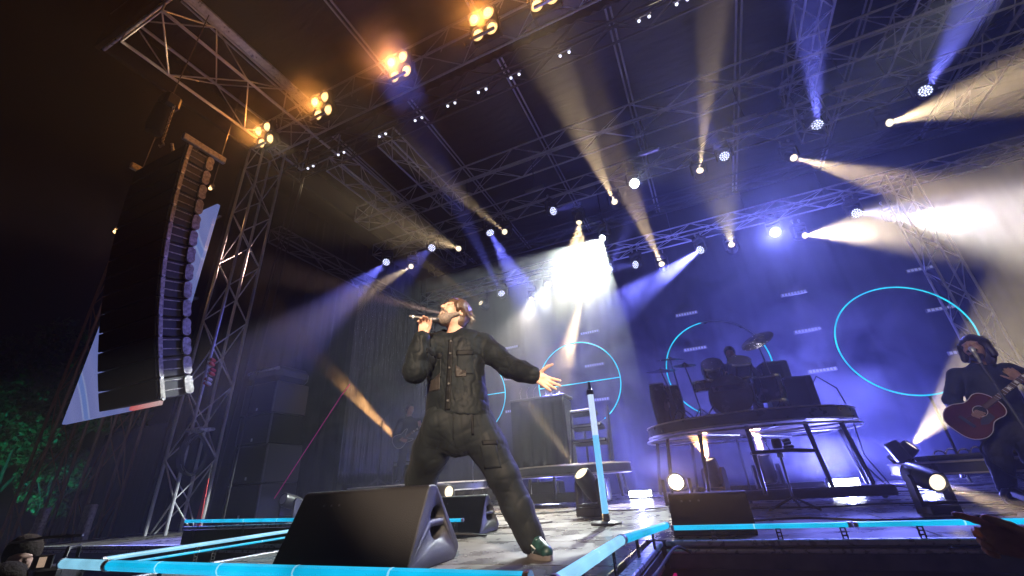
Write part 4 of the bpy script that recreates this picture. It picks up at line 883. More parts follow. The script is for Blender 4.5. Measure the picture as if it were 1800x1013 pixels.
for k, (z, x0, x1) in enumerate(((1.62, -2.5, -2.0), (1.34, -2.5, -1.9), (1.06, -2.5, -1.85))):
    rot = Matrix.Rotation(R(-8), 3, 'X')
    MB().cbox(((x0 + x1) / 2, 8.5, z), (x1 - x0, 0.32, 0.07), 0.01, rot).build('keyboard', PLAST, rt, smooth=False)
    MB().cbox(((x0 + x1) / 2, 8.345, z + 0.02), (x1 - x0 - 0.04, 0.05, 0.03), 0.004, rot).build('key_row', KEYS, rt, smooth=False)
MB().prism([(8.25, 0.70), (8.55, 0.70), (8.75, 1.75), (8.60, 1.75)], -1.83, -1.79, 'x').build('side_panel', PLAST, rt, smooth=False)
for x in (-2.55, -1.81): rod('leg', (x, 8.35, 0.68), (x, 8.6, 1.7), 0.02, STEEL, rt)
for k, (x, y, lab) in enumerate(((-3.3, 8.9, 'flight case under the keyboard riser, left one'), (-2.4, 9.1, 'flight case under the keyboard riser, right one'))):
    rt = thing('flight_case', (x, y, 0), lab, 'flight case', 'cases under the riser'); MB().cbox((x, y, 0.22), (0.6, 0.4, 0.40), 0.02).build('case', PLAST, rt, smooth=False)
    for s in (-1, 1): MB().cbox((x + s * 0.29, y - 0.2, 0.22), (0.03, 0.02, 0.40), 0.004).build('corner_strip', ALU, rt, smooth=False)

# ------------------------------------------------------------------ desk stand before the drum riser
rt = thing('desk_stand', (0.60, 5.6, 0), 'small black tray table on a tripod stand before the drum riser', 'stand')
MB().cbox((0.53, 5.6, 0.565), (0.40, 0.30, 0.03), 0.006).build('tray', BLK, rt, smooth=False)
MB().cbox((0.82, 5.6, 0.553), (0.20, 0.30, 0.03), 0.006, Matrix.Rotation(R(6), 3, 'Y')).build('tray_wing', BLK, rt, smooth=False)
rod('pole', (0.60, 5.6, 0.08), (0.60, 5.6, 0.55), 0.012, STEEL, rt)
MB().lathe([(0.03, 0), (0.03, 0.04), (0.015, 0.05)], (0.60, 5.6, 0.50), None, 12).build('collar', ALU, rt)
for k in range(3): a = R(120 * k + 75); MB().cyl((0.60, 5.6, 0.12), (0.60 + 0.26 * math.cos(a), 5.6 + 0.26 * math.sin(a), 0.01), 0.012).build('leg', BLK, rt)
rt = thing('small_camera', (0.62, 5.6, 0.582), 'small black camera standing on the tray table', 'camera')
MB().cbox((0.60, 5.6, 0.64), (0.09, 0.09, 0.10), 0.012).build('body', PLAST, rt, smooth=False)
MB().lathe([(0.03, 0), (0.034, 0.06), (0.03, 0.075), (0.0, 0.06)], (0.66, 5.6, 0.645), Quaternion((0, 1, 0), R(80)), 16).build('lens', CHROME, rt)
MB().cbox((0.70, 5.58, 0.60), (0.10, 0.08, 0.03), 0.008).build('battery', PLAST, rt, smooth=False)
MB().tube([(0.52, 5.6, 0.58), (0.50, 5.6, 0.64), (0.505, 5.6, 0.70)], 0.005, 6).build('antenna', CHROME, rt)

# ------------------------------------------------------------------ right riser gear, pedals, cables
rt = thing('mixing_desk', (3.25, 8.2, 0.36), 'dark keyboard desk with round fittings on the right riser', 'desk')
MB().cbox((3.25, 8.2, 0.40), (1.35, 0.5, 0.07), 0.02).build('desk', PLAST, rt, smooth=False)
for k in range(5): MB().tube([(2.75 + 0.13 * k + 0.06 * math.cos(R(t)), 8.05, 0.44 + (0.05 + 0.015 * (k % 2)) * math.sin(R(t))) for t in range(0, 181, 20)], 0.008, 6).build('loop_handle', BRONZE, rt)
MB().cbox((2.38, 8.3, 0.52), (0.18, 0.12, 0.28), 0.02, Matrix.Rotation(R(-20), 3, 'Y')).build('side_screen', PLAST, rt, smooth=False)
rt = thing('pedal_board', (2.48, 5.45, 0), 'black pedal board at the guitarist\'s feet', 'pedal board')
MB().cbox((2.52, 5.45, 0.05), (0.50, 0.30, 0.06), 0.01, Matrix.Rotation(R(10), 3, 'X')).build('board', PLAST, rt, smooth=False)
for k in range(4): MB().cbox((2.36 + 0.11 * k, 5.42, 0.095), (0.08, 0.13, 0.045), 0.01, Matrix.Rotation(R(10), 3, 'X')).build('pedal', (STEEL, BLK, RIG, STEEL)[k], rt, smooth=False)
MB().lathe([(0.05, 0), (0.055, 0.004), (0.04, 0.008), (0.0, 0.008)], (2.38, 5.285, 0.05), Quaternion((1, 0, 0), R(80)), 20).build('badge', ALU, rt)
cab = [([(2.28, 5.4, 0.1), (2.18, 5.3, 0.14), (2.08, 5.25, 0.05), (2.1, 5.1, 0.012), (2.3, 4.9, 0.012), (2.9, 4.8, 0.012)], 'curled black cable left of the pedal board'),
 ([(2.52, 5.9, 0.62), (2.30, 5.8, 0.45), (2.35, 5.7, 0.25), (2.5, 5.55, 0.12)], 'guitar lead looping down to the pedal board'),
 ([(0.1, 5.9, 0.012), (0.9, 5.75, 0.012), (1.4, 5.9, 0.012), (2.2, 5.6, 0.012)], 'black cable lying before the drum riser'),
 ([(-0.3, 4.3, 0.012), (0.5, 4.6, 0.012), (1.0, 4.3, 0.012), (1.8, 4.5, 0.012)], 'black cable lying behind the right cyan rail'),
 ([(-2.4, 3.6, 0.012), (-2.2, 3.55, 0.05), (-2.0, 3.75, 0.012), (-2.6, 3.9, 0.02), (-2.2, 4.4, 0.012), (-1.8, 4.9, 0.012)], 'tangle of cable behind the singer\'s legs'),
 ([(-3.6, 6.6, 0.012), (-2.6, 6.2, 0.012), (-1.9, 6.6, 0.012), (-1.2, 6.3, 0.012), (-0.4, 6.9, 0.012)], 'long black cable before the keyboard riser'),
 ([(-0.47, 1.9, -0.06), (-0.40, 2.3, -0.02), (-0.42, 2.7, -0.05), (-0.36, 3.1, -0.0), (-0.30, 3.3, -0.05)], 'cable running along the right side of the runway')]
def smooth_path(P, k=8):
    P = [Vector(p) for p in P]; P = [P[0] * 2 - P[1]] + P + [P[-1] * 2 - P[-2]]; out = []
    for i in range(1, len(P) - 2):
        for j in range(k):
            t = j / k; a, b, c, d = P[i - 1:i + 3]
            out.append(0.5 * ((2 * b) + (c - a) * t + (2 * a - 5 * b + 4 * c - d) * t * t + (3 * b - a - 3 * c + d) * t ** 3))
    return out + [P[-2]]
for pts, lab in cab: tag(MB().tube(smooth_path(pts), 0.009, 6).build('floor_cable', BLKR), lab, 'cable', 'cables on the stage')
PINK = mat('pink_strap', (0.75, 0.03, 0.28), 0.5)
st = MB().tube([(-6.95, 5.5, 0.42), (-5.7, 5.5, 1.97), (-5.55, 5.52, 2.15)], 0.007, 6).build('guy_strap', PINK); tag(st, 'thin pink strap slanting up from the left stack', 'strap')
# ------------------------------------------------------------------ people (smooth distance-field bodies)
class SDF:
    def __init__(s, lo, hi, h):
        s.h = h; s.lo = np.array(lo, float); n = np.ceil((np.array(hi) - s.lo) / h).astype(int) + 1; s.n = n
        s.F = np.full(n, 1.0, np.float32)
    def block(s, lo, hi):
        i0 = np.clip(np.floor((lo - s.lo) / s.h).astype(int), 0, s.n - 1); i1 = np.clip(np.ceil((hi - s.lo) / s.h).astype(int) + 1, 1, s.n)
        ax = [s.lo[k] + s.h * np.arange(i0[k], i1[k]) for k in range(3)]
        if any(len(a) == 0 for a in ax): return None
        return tuple(slice(i0[k], i1[k]) for k in range(3)), np.meshgrid(*ax, indexing='ij')
    def put(s, sl, d, k, sub=False):
        F = s.F[sl]
        if sub:
            d = -d; q = np.clip(0.5 - 0.5 * (F - d) / k, 0, 1); s.F[sl] = F * (1 - q) + d * q + k * q * (1 - q)
        else:
            q = np.clip(0.5 + 0.5 * (d - F) / k, 0, 1); s.F[sl] = d * (1 - q) + F * q - k * q * (1 - q)
    def cap(s, a, b, ra, rb=None, k=0.02, flat=1.0, n=None, sub=False):
        """tapered capsule, optionally squashed by 'flat' along direction n"""
        rb = ra if rb is None else rb; a = np.array(a, float); b = np.array(b, float); m = max(ra, rb) + k + 0.03
        r = s.block(np.minimum(a, b) - m, np.maximum(a, b) + m)
        if r is None: return s
        sl, (X, Y, Z) = r; P = np.stack([X - a[0], Y - a[1], Z - a[2]], -1); ba = b - a
        L2 = max(ba @ ba, 1e-9); t = np.clip((P @ ba) / L2, 0, 1); Q = P - t[..., None] * ba
        if flat != 1.0:
            n = np.array(n, float); n /= np.linalg.norm(n); c = Q @ n; d = np.sqrt(np.maximum((Q * Q).sum(-1) + c * c * (1 / flat ** 2 - 1), 1e-12))
            d = (d - (ra + (rb - ra) * t)) * (flat * 0.5 + 0.5)
        else: d = np.sqrt((Q * Q).sum(-1)) - (ra + (rb - ra) * t)
        s.put(sl, d.astype(np.float32), k, sub); return s
    def ell(s, c, r, M=None, k=0.015, sub=False):
        c = np.array(c, float); r = np.array(r, float); m = r.max() + k + 0.02; q = s.block(c - m, c + m)
        if q is None: return s
        sl, (X, Y, Z) = q; P = np.stack([X - c[0], Y - c[1], Z - c[2]], -1)
        if M is not None: P = P @ np.array(M).T
        k0 = np.sqrt(((P / r) ** 2).sum(-1)); k1 = np.sqrt(((P / r ** 2) ** 2).sum(-1)) + 1e-9
        s.put(sl, (k0 * (k0 - 1) / k1).astype(np.float32), k, sub); return s
    def chain(s, pts, rs, k=0.02, **kw):
        for i in range(len(pts) - 1): s.cap(pts[i], pts[i + 1], rs[i], rs[i + 1], k, **kw)
        return s
    def folds(s, amp, seed, wl=0.09, zdir=1.0, n=7):
        rs = np.random.RandomState(seed); ax = [s.lo[k] + s.h * np.arange(s.n[k]) for k in range(3)]
        m = np.abs(s.F) < 0.05; I = np.nonzero(m); P = np.stack([ax[k][I[k]] for k in range(3)], -1); f = np.zeros(len(P))
        w = 0.02 * np.sin(P @ rs.normal(size=3) * 14 + 1) + 0.015 * np.sin(P @ rs.normal(size=3) * 25)
        for i in range(n):
            d = rs.normal(size=3) * np.array([1, 1, zdir]); d /= np.linalg.norm(d); om = 6.2832 / (wl * rs.uniform(0.6, 1.8))
            g = np.sin((P @ d + w) * om + rs.uniform(0, 6.28)); msk = 0.5 + 0.5 * np.sin(P @ rs.normal(size=3) * 9 + rs.uniform(0, 6))
            f += (1 - np.abs(g)) ** 3 * msk
        s.F[I] += (amp * (f / n * 2 - 0.6)).astype(np.float32); return s
    def mesh(s, name, m):
        F = s.F; h = s.h; neg = F < 0; n = s.n - 1
        cnt = np.zeros(n, np.int8); cs = [(i, j, k) for i in (0, 1) for j in (0, 1) for k in (0, 1)]
        for i, j, k in cs: cnt += neg[i:n[0] + i, j:n[1] + j, k:n[2] + k]
        A = np.argwhere((cnt > 0) & (cnt < 8)); idx = -np.ones(n, np.int32); idx[A[:, 0], A[:, 1], A[:, 2]] = np.arange(len(A))
        acc = np.zeros((len(A), 3)); num = np.zeros(len(A)); val = {c: F[A[:, 0] + c[0], A[:, 1] + c[1], A[:, 2] + c[2]] for c in cs}
        for c in cs:
            for ax in range(3):
                if c[ax]: continue
                e = list(c); e[ax] = 1; fa, fb = val[c], val[tuple(e)]; q = (fa < 0) != (fb < 0)
                t = np.where(q, fa / np.where(q, fa - fb, 1), 0); p = np.array(c, float)[None] + np.zeros((len(A), 3)); p[:, ax] += t
                acc += p * q[:, None]; num += q
        V = s.lo + (A + acc / num[:, None]) * h; faces = []
        for ax in range(3):
            o1, o2 = (ax + 1) % 3, (ax + 2) % 3
            sl0 = [slice(None)] * 3; sl1 = [slice(None)] * 3; sl0[ax] = slice(0, -1); sl1[ax] = slice(1, None)
            a = neg[tuple(sl0)]; b = neg[tuple(sl1)]; E = np.argwhere(a != b)
            E = E[(E[:, o1] > 0) & (E[:, o2] > 0) & (E[:, o1] < n[o1]) & (E[:, o2] < n[o2])]; fl = a[E[:, 0], E[:, 1], E[:, 2]]
            q = []
            for d1, d2 in ((-1, -1), (0, -1), (0, 0), (-1, 0)):
                c = E.copy(); c[:, o1] += d1; c[:, o2] += d2; q.append(idx[c[:, 0], c[:, 1], c[:, 2]])
            q = np.stack(q, 1); q[~fl] = q[~fl][:, ::-1]; faces.append(q)
        Fc = np.concatenate(faces); Fc = Fc[(Fc >= 0).all(1)]
        me = bpy.data.meshes.new(name); me.vertices.add(len(V)); me.vertices.foreach_set('co', V.astype(np.float32).ravel())
        me.loops.add(Fc.size); me.loops.foreach_set('vertex_index', Fc.astype(np.int32).ravel())
        me.polygons.add(len(Fc)); me.polygons.foreach_set('loop_start', np.arange(0, Fc.size, 4, dtype=np.int32))
        me.update(calc_edges=True); me.validate(); me.shade_smooth(); me.materials.append(m); return me
    def front(s, x, z):                              # first surface met coming from -y
        i = int(round((x - s.lo[0]) / s.h)); k = int(round((z - s.lo[2]) / s.h)); col = s.F[i, :, k]; j = np.nonzero(col < 0)[0]
        if len(j) == 0: return None
        j = j[0]; t = col[j - 1] / (col[j - 1] - col[j]) if j > 0 else 0; return s.lo[1] + s.h * (j - 1 + t)
    def patch(s, name, x0, x1, z0, z1, m, parent, off=0.004, shear=0.0, nx=10, nz=10, jag=0.0):
        vs = []
        for kz in range(nz + 1):
            for kx in range(nx + 1):
                x = x0 + (x1 - x0) * kx / nx + shear * kz / nz; z = z0 + (z1 - z0) * kz / nz + jag * (kx / nx - 0.5) * (1 if kz == nz else 0); y = s.front(x, z)
                vs.append((x, (y if y is not None else 0) - off, z))
        fs = [(k * (nx + 1) + i, k * (nx + 1) + i + 1, (k + 1) * (nx + 1) + i + 1, (k + 1) * (nx + 1) + i) for k in range(nz) for i in range(nx)]
        me = bpy.data.meshes.new(name); me.from_pydata(vs, [], fs); me.shade_smooth(); me.materials.append(m)
        o = link(bpy.data.objects.new(name, me), parent, True); q = o.modifiers.new('s', 'SOLIDIFY'); q.thickness = 0.004; q.offset = -1; return o
def nrm(v): v = np.array(v, float); return v / np.linalg.norm(v)
def head_frame(f, up=(0, 0, 1)):
    f = nrm(f); u = np.array(up, float); u = nrm(u - f * (u @ f)); sd = np.cross(u, f); return np.stack([f, sd, u])     # rows: forward, left side, up
def put_head(S, c, M, k=0.010, mouth=1.0, sc=1.0):
    c = np.array(c, float); W = lambda p: c + (np.array(p) * sc) @ M
    E = lambda p, r, kk=k, sub=False: S.ell(W(p), np.array(r) * sc, M, kk, sub)
    E((-0.012, 0, 0.025), (0.098, 0.077, 0.105), 0.02); E((0.030, 0, -0.045), (0.062, 0.060, 0.078), 0.03)
    for s in (-1, 1):
        E((0.055, s * 0.040, -0.025), (0.030, 0.028, 0.030), 0.02); S.cap(W((0.082, s * 0.012, 0.034)), W((0.072, s * 0.052, 0.030)), 0.012 * sc, 0.010 * sc, 0.012)
        E((0.094, s * 0.033, 0.008), (0.014, 0.018, 0.013), 0.008, True); E((0.080, s * 0.033, 0.008), (0.014, 0.017, 0.013), 0.003)
        E((-0.012, s * 0.079, -0.005), (0.022, 0.010, 0.034), 0.006); E((-0.006, s * 0.086, -0.003), (0.010, 0.008, 0.018), 0.004, True)
    S.cap(W((0.088, 0, 0.018)), W((0.112, 0, -0.022)), 0.010 * sc, 0.0135 * sc, 0.008)
    for s in (-1, 1): E((0.100, s * 0.012, -0.026), (0.011, 0.009, 0.008), 0.005)
    E((0.066, 0, -0.108), (0.026, 0.028, 0.020), 0.02); E((0.083, 0, -0.066), (0.020, 0.030, 0.016 + 0.014 * mouth), 0.010)
    E((0.104, 0, -0.066), (0.034, 0.017, 0.004 + 0.016 * mouth), 0.004, True)
    return W
def put_hand(S, wrist, d, n, th, curl, spread=0.10, size=1.0, thumb=0.6, k=0.006, tcurl=0.4):
    """d finger direction, n palm normal (fingers curl towards it), th thumb side"""
    w = np.array(wrist, float); d = nrm(d); th = np.array(th, float); th = nrm(th - d * (th @ d)); n = np.array(n, float); n = nrm(n - d * (n @ d) - th * (n @ th)); L = size
    kn = []
    for i, o in enumerate((0.030, 0.010, -0.010, -0.029)):
        kp = w + d * (0.095 - 0.006 * abs(i - 1)) * L + th * o * L; kn.append(kp)
        S.cap(w + d * 0.012 * L + th * o * 0.6 * L, kp, 0.015 * L, 0.0115 * L, 0.012)
    for i, (kp, ln) in enumerate(zip(kn, (0.075, 0.083, 0.076, 0.060))):
        a = 0.0; p = kp; fd = nrm(d + th * spread * (1.2 - 0.8 * i)); cu = curl[i]
        for j, fr in enumerate((0.45, 0.32, 0.23)):
            a += cu * (1.0, 1.1, 0.8)[j]; v = fd * math.cos(a) + n * math.sin(a); q = p + v * ln * fr * L
            S.cap(p, q, (0.0098, 0.0090, 0.0082)[j] * L, (0.0090, 0.0082, 0.0072)[j] * L, k); p = q
    p = w + d * 0.025 * L + th * 0.030 * L; S.cap(w + d * 0.02 * L, w + d * 0.055 * L + th * 0.026 * L, 0.017 * L, 0.014 * L, 0.012)
    v = nrm(d * (1 - thumb) + th * thumb + n * 0.25)
    for j, ln in enumerate((0.040, 0.034, 0.028)):
        q = p + v * ln * L; S.cap(p, q, (0.0135, 0.0115, 0.010)[j] * L, (0.0115, 0.010, 0.0085)[j] * L, k); p = q; v = nrm(v + n * tcurl * 0.5 + d * 0.25)
    return kn
def part(name, me, parent): return link(bpy.data.objects.new(name, me), parent, True)
def hair_strands(name, roots, dirs, lens, r, m, parent, seed=0, droop=0.6, curl=0.15, n=5):
    rs = np.random.RandomState(seed); b = MB()
    for p, d, L in zip(roots, dirs, lens):
        p = np.array(p, float); d = nrm(d); pts = [p]; j = rs.normal(size=3) * curl
        for i in range(n):
            d = nrm(d + j * 0.5 + np.array([0, 0, -droop / n * (i + 1) * 0.5])); p = p + d * L / n; pts.append(p)
        b.tube([Vector(q) for q in pts], [r * (1 - 0.75 * i / n) for i in range(n + 1)], 4)
    o = b.build(name, m, parent, True); o['kind'] = 'stuff'; return o
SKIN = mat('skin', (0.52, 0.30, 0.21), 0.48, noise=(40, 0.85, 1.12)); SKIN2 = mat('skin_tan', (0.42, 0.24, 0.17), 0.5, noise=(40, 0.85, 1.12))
JACK = mat('black_jacket_cotton', (0.0058, 0.0078, 0.0085), 0.6, noise=(9, 0.7, 1.5), bump=(500, 0.25, 0.001), spec=0.10, sheen=0.02)
TROU = mat('black_trouser_cotton', (0.0072, 0.0092, 0.010), 0.62, noise=(7, 0.65, 1.5), bump=(400, 0.3, 0.001), spec=0.10, sheen=0.02)
HAIRB = mat('brown_hair', (0.06, 0.036, 0.021), 0.42, noise=(60, 0.6, 1.6)); HAIRG = mat('grey_beard', (0.15, 0.115, 0.09), 0.7, noise=(90, 0.45, 1.5)); HAIRD = mat('dark_hair', (0.02, 0.014, 0.010), 0.4)
PATCH = mat('glossy_mesh_patch', (0.020, 0.017, 0.015), 0.6, spec=0.2, noise=(120, 0.6, 1.4)); SEAM = mat('jacket_seam_black', (0.005, 0.0055, 0.0055), 0.6, spec=0.1); BUTTON = mat('horn_button', (0.012, 0.012, 0.012), 0.5, spec=0.2)
MOUTH = mat('mouth_inside', (0.05, 0.008, 0.008), 0.5); LID = mat('brow_hair', (0.10, 0.06, 0.03), 0.6)

# ---- the singer
sg = thing('person', (-1.475, 2.555, 0), 'singer in black shirt and cargo trousers, microphone raised, arm stretched out', 'person', rz=R(30))
HC = np.array((-0.095, -0.02, 1.575)); HM = head_frame((-0.70, -0.60, 0.45))
CH = nrm((-0.30, -0.95, 0.05))                       # chest normal
SL, SR = np.array((0.115, 0.03, 1.345)), np.array((-0.265, -0.03, 1.325))
EL, WL = np.array((0.285, -0.11, 1.135)), np.array((0.420, -0.27, 1.035))
ER, WR = np.array((-0.345, -0.17, 1.115)), np.array((-0.305, -0.20, 1.345))
HL, HR = np.array((0.045, 0.0, 0.80)), np.array((-0.175, 0.0, 0.80))
KL, AL = np.array((0.215, -0.03, 0.46)), np.array((0.375, -0.01, 0.09))
KR, AR = np.array((-0.33, 0.27, 0.475)), np.array((-0.29, 0.56, 0.09))
B = SDF((-0.50, -0.52, -0.01), (0.66, 0.72, 1.74), 0.0055)
W = put_head(B, HC, HM, 0.010, 1.5)
B.cap(W((-0.035, 0, -0.07)), (-0.075, 0.02, 1.36), 0.058, 0.064, 0.03)
B.cap((-0.08, 0.01, 1.28), (-0.07, 0.0, 0.85), 0.15, 0.14, 0.04, 0.6, CH); B.cap(SL, SR, 0.055, 0.055, 0.05)
B.chain([SL, EL, WL], [0.05, 0.042, 0.029], 0.03); B.chain([SR, ER, WR], [0.05, 0.042, 0.029], 0.03)
B.chain([HL, KL, AL], [0.085, 0.055, 0.038], 0.03); B.chain([HR, KR, AR], [0.085, 0.055, 0.038], 0.03)
put_hand(B, WL + nrm(WL - EL) * 0.015, (0.80, -0.22, -0.52), (-0.15, -0.75, 0.62), (0.35, -0.1, 0.9), (0.10, 0.12, 0.16, 0.22), 0.16, 1.02, 0.72, tcurl=0.1)
put_hand(B, WR + np.array((0.0, 0.01, 0.0)), (0.10, 0.12, 1.0), (0.05, -1, 0.12), (0.9, -0.2, 0.2), (0.62, 0.66, 0.7, 0.74), 0.02, 0.98, 0.35, tcurl=0.8)
body = part('body', B.mesh('body', SKIN), sg)
part('mouth_inside', MB().ball(tuple(W((0.078, 0, -0.066))), 0.017, 10, 8).mesh('mouth_inside'), sg).data.materials.append(MOUTH)
for s in (-1, 1): MB().tube([Vector(W((0.094, s * 0.014, 0.036))), Vector(W((0.094, s * 0.035, 0.041))), Vector(W((0.080, s * 0.055, 0.034)))], [0.004, 0.006, 0.003], 6).build('eyebrow', LID, sg, True)
for s in (-1, 1): MB().tube([Vector(W((0.0945, s * 0.020, 0.004))), Vector(W((0.0955, s * 0.033, 0.001))), Vector(W((0.088, s * 0.048, 0.004)))], 0.0018, 5).build('eyelashes', HAIRD, sg, True)
# hair cap and strands
Hh = SDF(HC - 0.20, HC + 0.20, 0.006)
Hh.ell(W((-0.024, 0, 0.040)), (0.104, 0.087, 0.098), HM, 0.02); Hh.ell(W((-0.050, 0, -0.035)), (0.056, 0.074, 0.078), HM, 0.02)
for s in (-1, 1): Hh.ell(W((0.0, s * 0.075, 0.03)), (0.055, 0.022, 0.055), HM, 0.02)
Hh.ell(W((0.095, 0, -0.055)), (0.085, 0.12, 0.105), HM, 0.012, True)
Hh.ell(W((0.005, 0.09, -0.035)), (0.034, 0.03, 0.045), HM, 0.01, True); Hh.ell(W((0.005, -0.09, -0.035)), (0.034, 0.03, 0.045), HM, 0.01, True)
Hh.folds(0.014, 4, 0.028, 0.4, 9); part('hair', Hh.mesh('hair', HAIRB), sg)
rs = np.random.RandomState(2); ro, di, le = [], [], []
for i in range(520):
    a = rs.uniform(-3.14, 3.14); e = rs.uniform(-0.25, 1.5); p = np.array((math.cos(a) * math.cos(e), math.sin(a) * math.cos(e), math.sin(e)))
    if p[0] > 0.75 and p[2] < 0.55: continue
    q = W(np.array((-0.02, 0, 0.035)) + p * np.array((0.105, 0.087, 0.102))); t = np.array((p[0] * 0.45 + (0.55 if p[0] > 0.2 else -0.35), p[1] * 0.6, -0.75)) @ HM
    ro.append(q); di.append(nrm(t)); le.append(rs.uniform(0.04, 0.065) if p[0] > 0.2 else rs.uniform(0.04, 0.075))
hair_strands('hair_strands', ro, di, le, 0.0026, HAIRB, sg, 3, 0.5, 0.25)
Bd = SDF(HC - 0.2, HC + 0.2, 0.005)
Bd.ell(W((0.056, 0, -0.100)), (0.047, 0.053, 0.046), HM, 0.015)
for s in (-1, 1): Bd.cap(W((0.055, s * 0.038, -0.085)), W((0.004, s * 0.066, -0.028)), 0.024, 0.014, 0.015); Bd.cap(W((0.098, s * 0.006, -0.040)), W((0.085, s * 0.036, -0.062)), 0.008, 0.009, 0.008)
Bd.ell(W((0.104, 0, -0.066)), (0.042, 0.020, 0.030), HM, 0.004, True); Bd.folds(0.005, 7, 0.012, 1, 8); part('beard', Bd.mesh('beard', HAIRG), sg)
# shirt jacket
J = SDF((-0.48, -0.36, 0.76), (0.46, 0.28, 1.48), 0.0062)
J.cap((-0.085, 0.012, 1.27), (-0.075, 0.0, 0.90), 0.196, 0.205, 0.03, 0.66, CH); J.cap(SL, SR, 0.078, 0.076, 0.05); J.cap(SL + np.array((-0.05, 0, 0.03)), (-0.09, 0.02, 1.40), 0.06, 0.07, 0.04); J.cap(SR + np.array((0.05, 0, 0.03)), (-0.10, 0.02, 1.40), 0.06, 0.07, 0.04)
J.chain([SL, (SL + EL) / 2, EL, (EL + WL) / 2, WL], [0.076, 0.072, 0.066, 0.062, 0.052], 0.03); J.chain([SR, (SR + ER) / 2, ER, (ER + WR) / 2, WR - nrm(WR - ER) * 0.02], [0.076, 0.074, 0.072, 0.064, 0.052], 0.03)
J.cap((-0.075, 0.02, 0.915), (-0.07, 0.0, 0.855), 0.213, 0.213, 0.015, 0.66, CH)
J.ell((-0.07, 0, 0.735), (0.4, 0.4, 0.105), None, 0.008, True); J.folds(0.013, 12, 0.10, 0.55, 7)
J.cap(W((-0.02, 0, -0.12)), W((-0.045, 0, -0.04)), 0.064, 0.075, 0.006, sub=True)
part('shirt', J.mesh('shirt', JACK), sg)
Cc = SDF((-0.25, -0.2, 1.30), (0.1, 0.2, 1.5), 0.005); n0 = np.array((-0.085, 0.015, 1.385))
Cc.cap(n0, n0 + np.array((-0.008, 0, 0.035)), 0.088, 0.080, 0.008); Cc.cap(n0 - np.array((0, 0, 0.08)), n0 + np.array((-0.02, -0.01, 0.12)), 0.073, 0.070, 0.004, sub=True); Cc.cap(n0 + nrm((-0.45, -1, 0)) * 0.10 + np.array((0, 0, 0.09)), n0 + nrm((-0.45, -1, 0)) * 0.075 + np.array((0, 0, -0.02)), 0.03, 0.008, 0.006, sub=True)
part('collar', Cc.mesh('collar', JACK), sg)
bx = -0.135                                             # button line
J.patch('placket', bx - 0.018, bx + 0.018, 0.86, 1.345, SEAM, sg, 0.003, 0.02, 4, 40)
for z in (0.92, 1.03, 1.14, 1.24, 1.33):
    x = bx + 0.02 * (z - 0.86) / 0.485; y = J.front(x, z)
    if y is not None: MB().lathe([(0.0085, 0), (0.0085, 0.004), (0.005, 0.005), (0, 0.004)], (x, y - 0.007, z), Quaternion((1, 0, 0), R(90)), 12).build('button', BUTTON, sg, True)
J.patch('pocket_flap', bx + 0.055, bx + 0.175, 1.225, 1.262, SEAM, sg, 0.004, 0.004, 10, 4); J.patch('pocket', bx + 0.060, bx + 0.172, 1.09, 1.23, JACK, sg, 0.0025, 0.003, 10, 10)
J.patch('pocket_flap', bx - 0.135, bx - 0.045, 1.215, 1.25, SEAM, sg, 0.004, 0.004, 10, 4); J.patch('pocket', bx - 0.132, bx - 0.048, 1.08, 1.22, JACK, sg, 0.0025, 0.003, 10, 10)
J.patch('glossy_patch', bx + 0.052, bx + 0.125, 1.075, 1.125, PATCH, sg, 0.005, 0.0, 10, 8, -0.07); J.patch('glossy_patch', bx - 0.135, bx - 0.055, 1.00, 1.085, PATCH, sg, 0.005, 0.0, 10, 8, 0.06)
for a, b, r in ((WL, EL, 0.057), (WR - nrm(WR - ER) * 0.03, ER, 0.056)):
    d = Vector(nrm(b - a)); MB().cyl(Vector(a), Vector(a) + d * 0.05, r, r + 0.004, 18).build('cuff', SEAM, sg, True)
# trousers
T = SDF((-0.55, -0.24, 0.02), (0.54, 0.76, 0.92), 0.0065)
T.cap((-0.07, 0.0, 0.87), (-0.065, 0.0, 0.78), 0.185, 0.195, 0.03, 0.72, CH)
T.chain([HL, (HL + KL) / 2, KL, (KL + AL) / 2, AL], [0.122, 0.112, 0.094, 0.088, 0.078], 0.035); T.chain([HR, (HR + KR) / 2, KR, (KR + AR) / 2, AR + np.array((0, 0, 0.03))], [0.124, 0.118, 0.098, 0.092, 0.085], 0.035)
T.folds(0.012, 27, 0.12, 0.35, 7); part('trousers', T.mesh('trousers', TROU), sg)
T.patch('cargo_pocket', 0.095, 0.20, 0.50, 0.64, TROU, sg, 0.008, -0.03, 8, 10); T.patch('pocket_flap', 0.085, 0.185, 0.635, 0.665, SEAM, sg, 0.011, -0.005, 8, 3)
T.patch('belt_strap', 0.018, 0.036, 0.70, 0.84, SEAM, sg, 0.005, -0.004, 3, 12); T.patch('fly_seam', -0.10, -0.094, 0.68, 0.83, SEAM, sg, 0.003, 0, 2, 12)
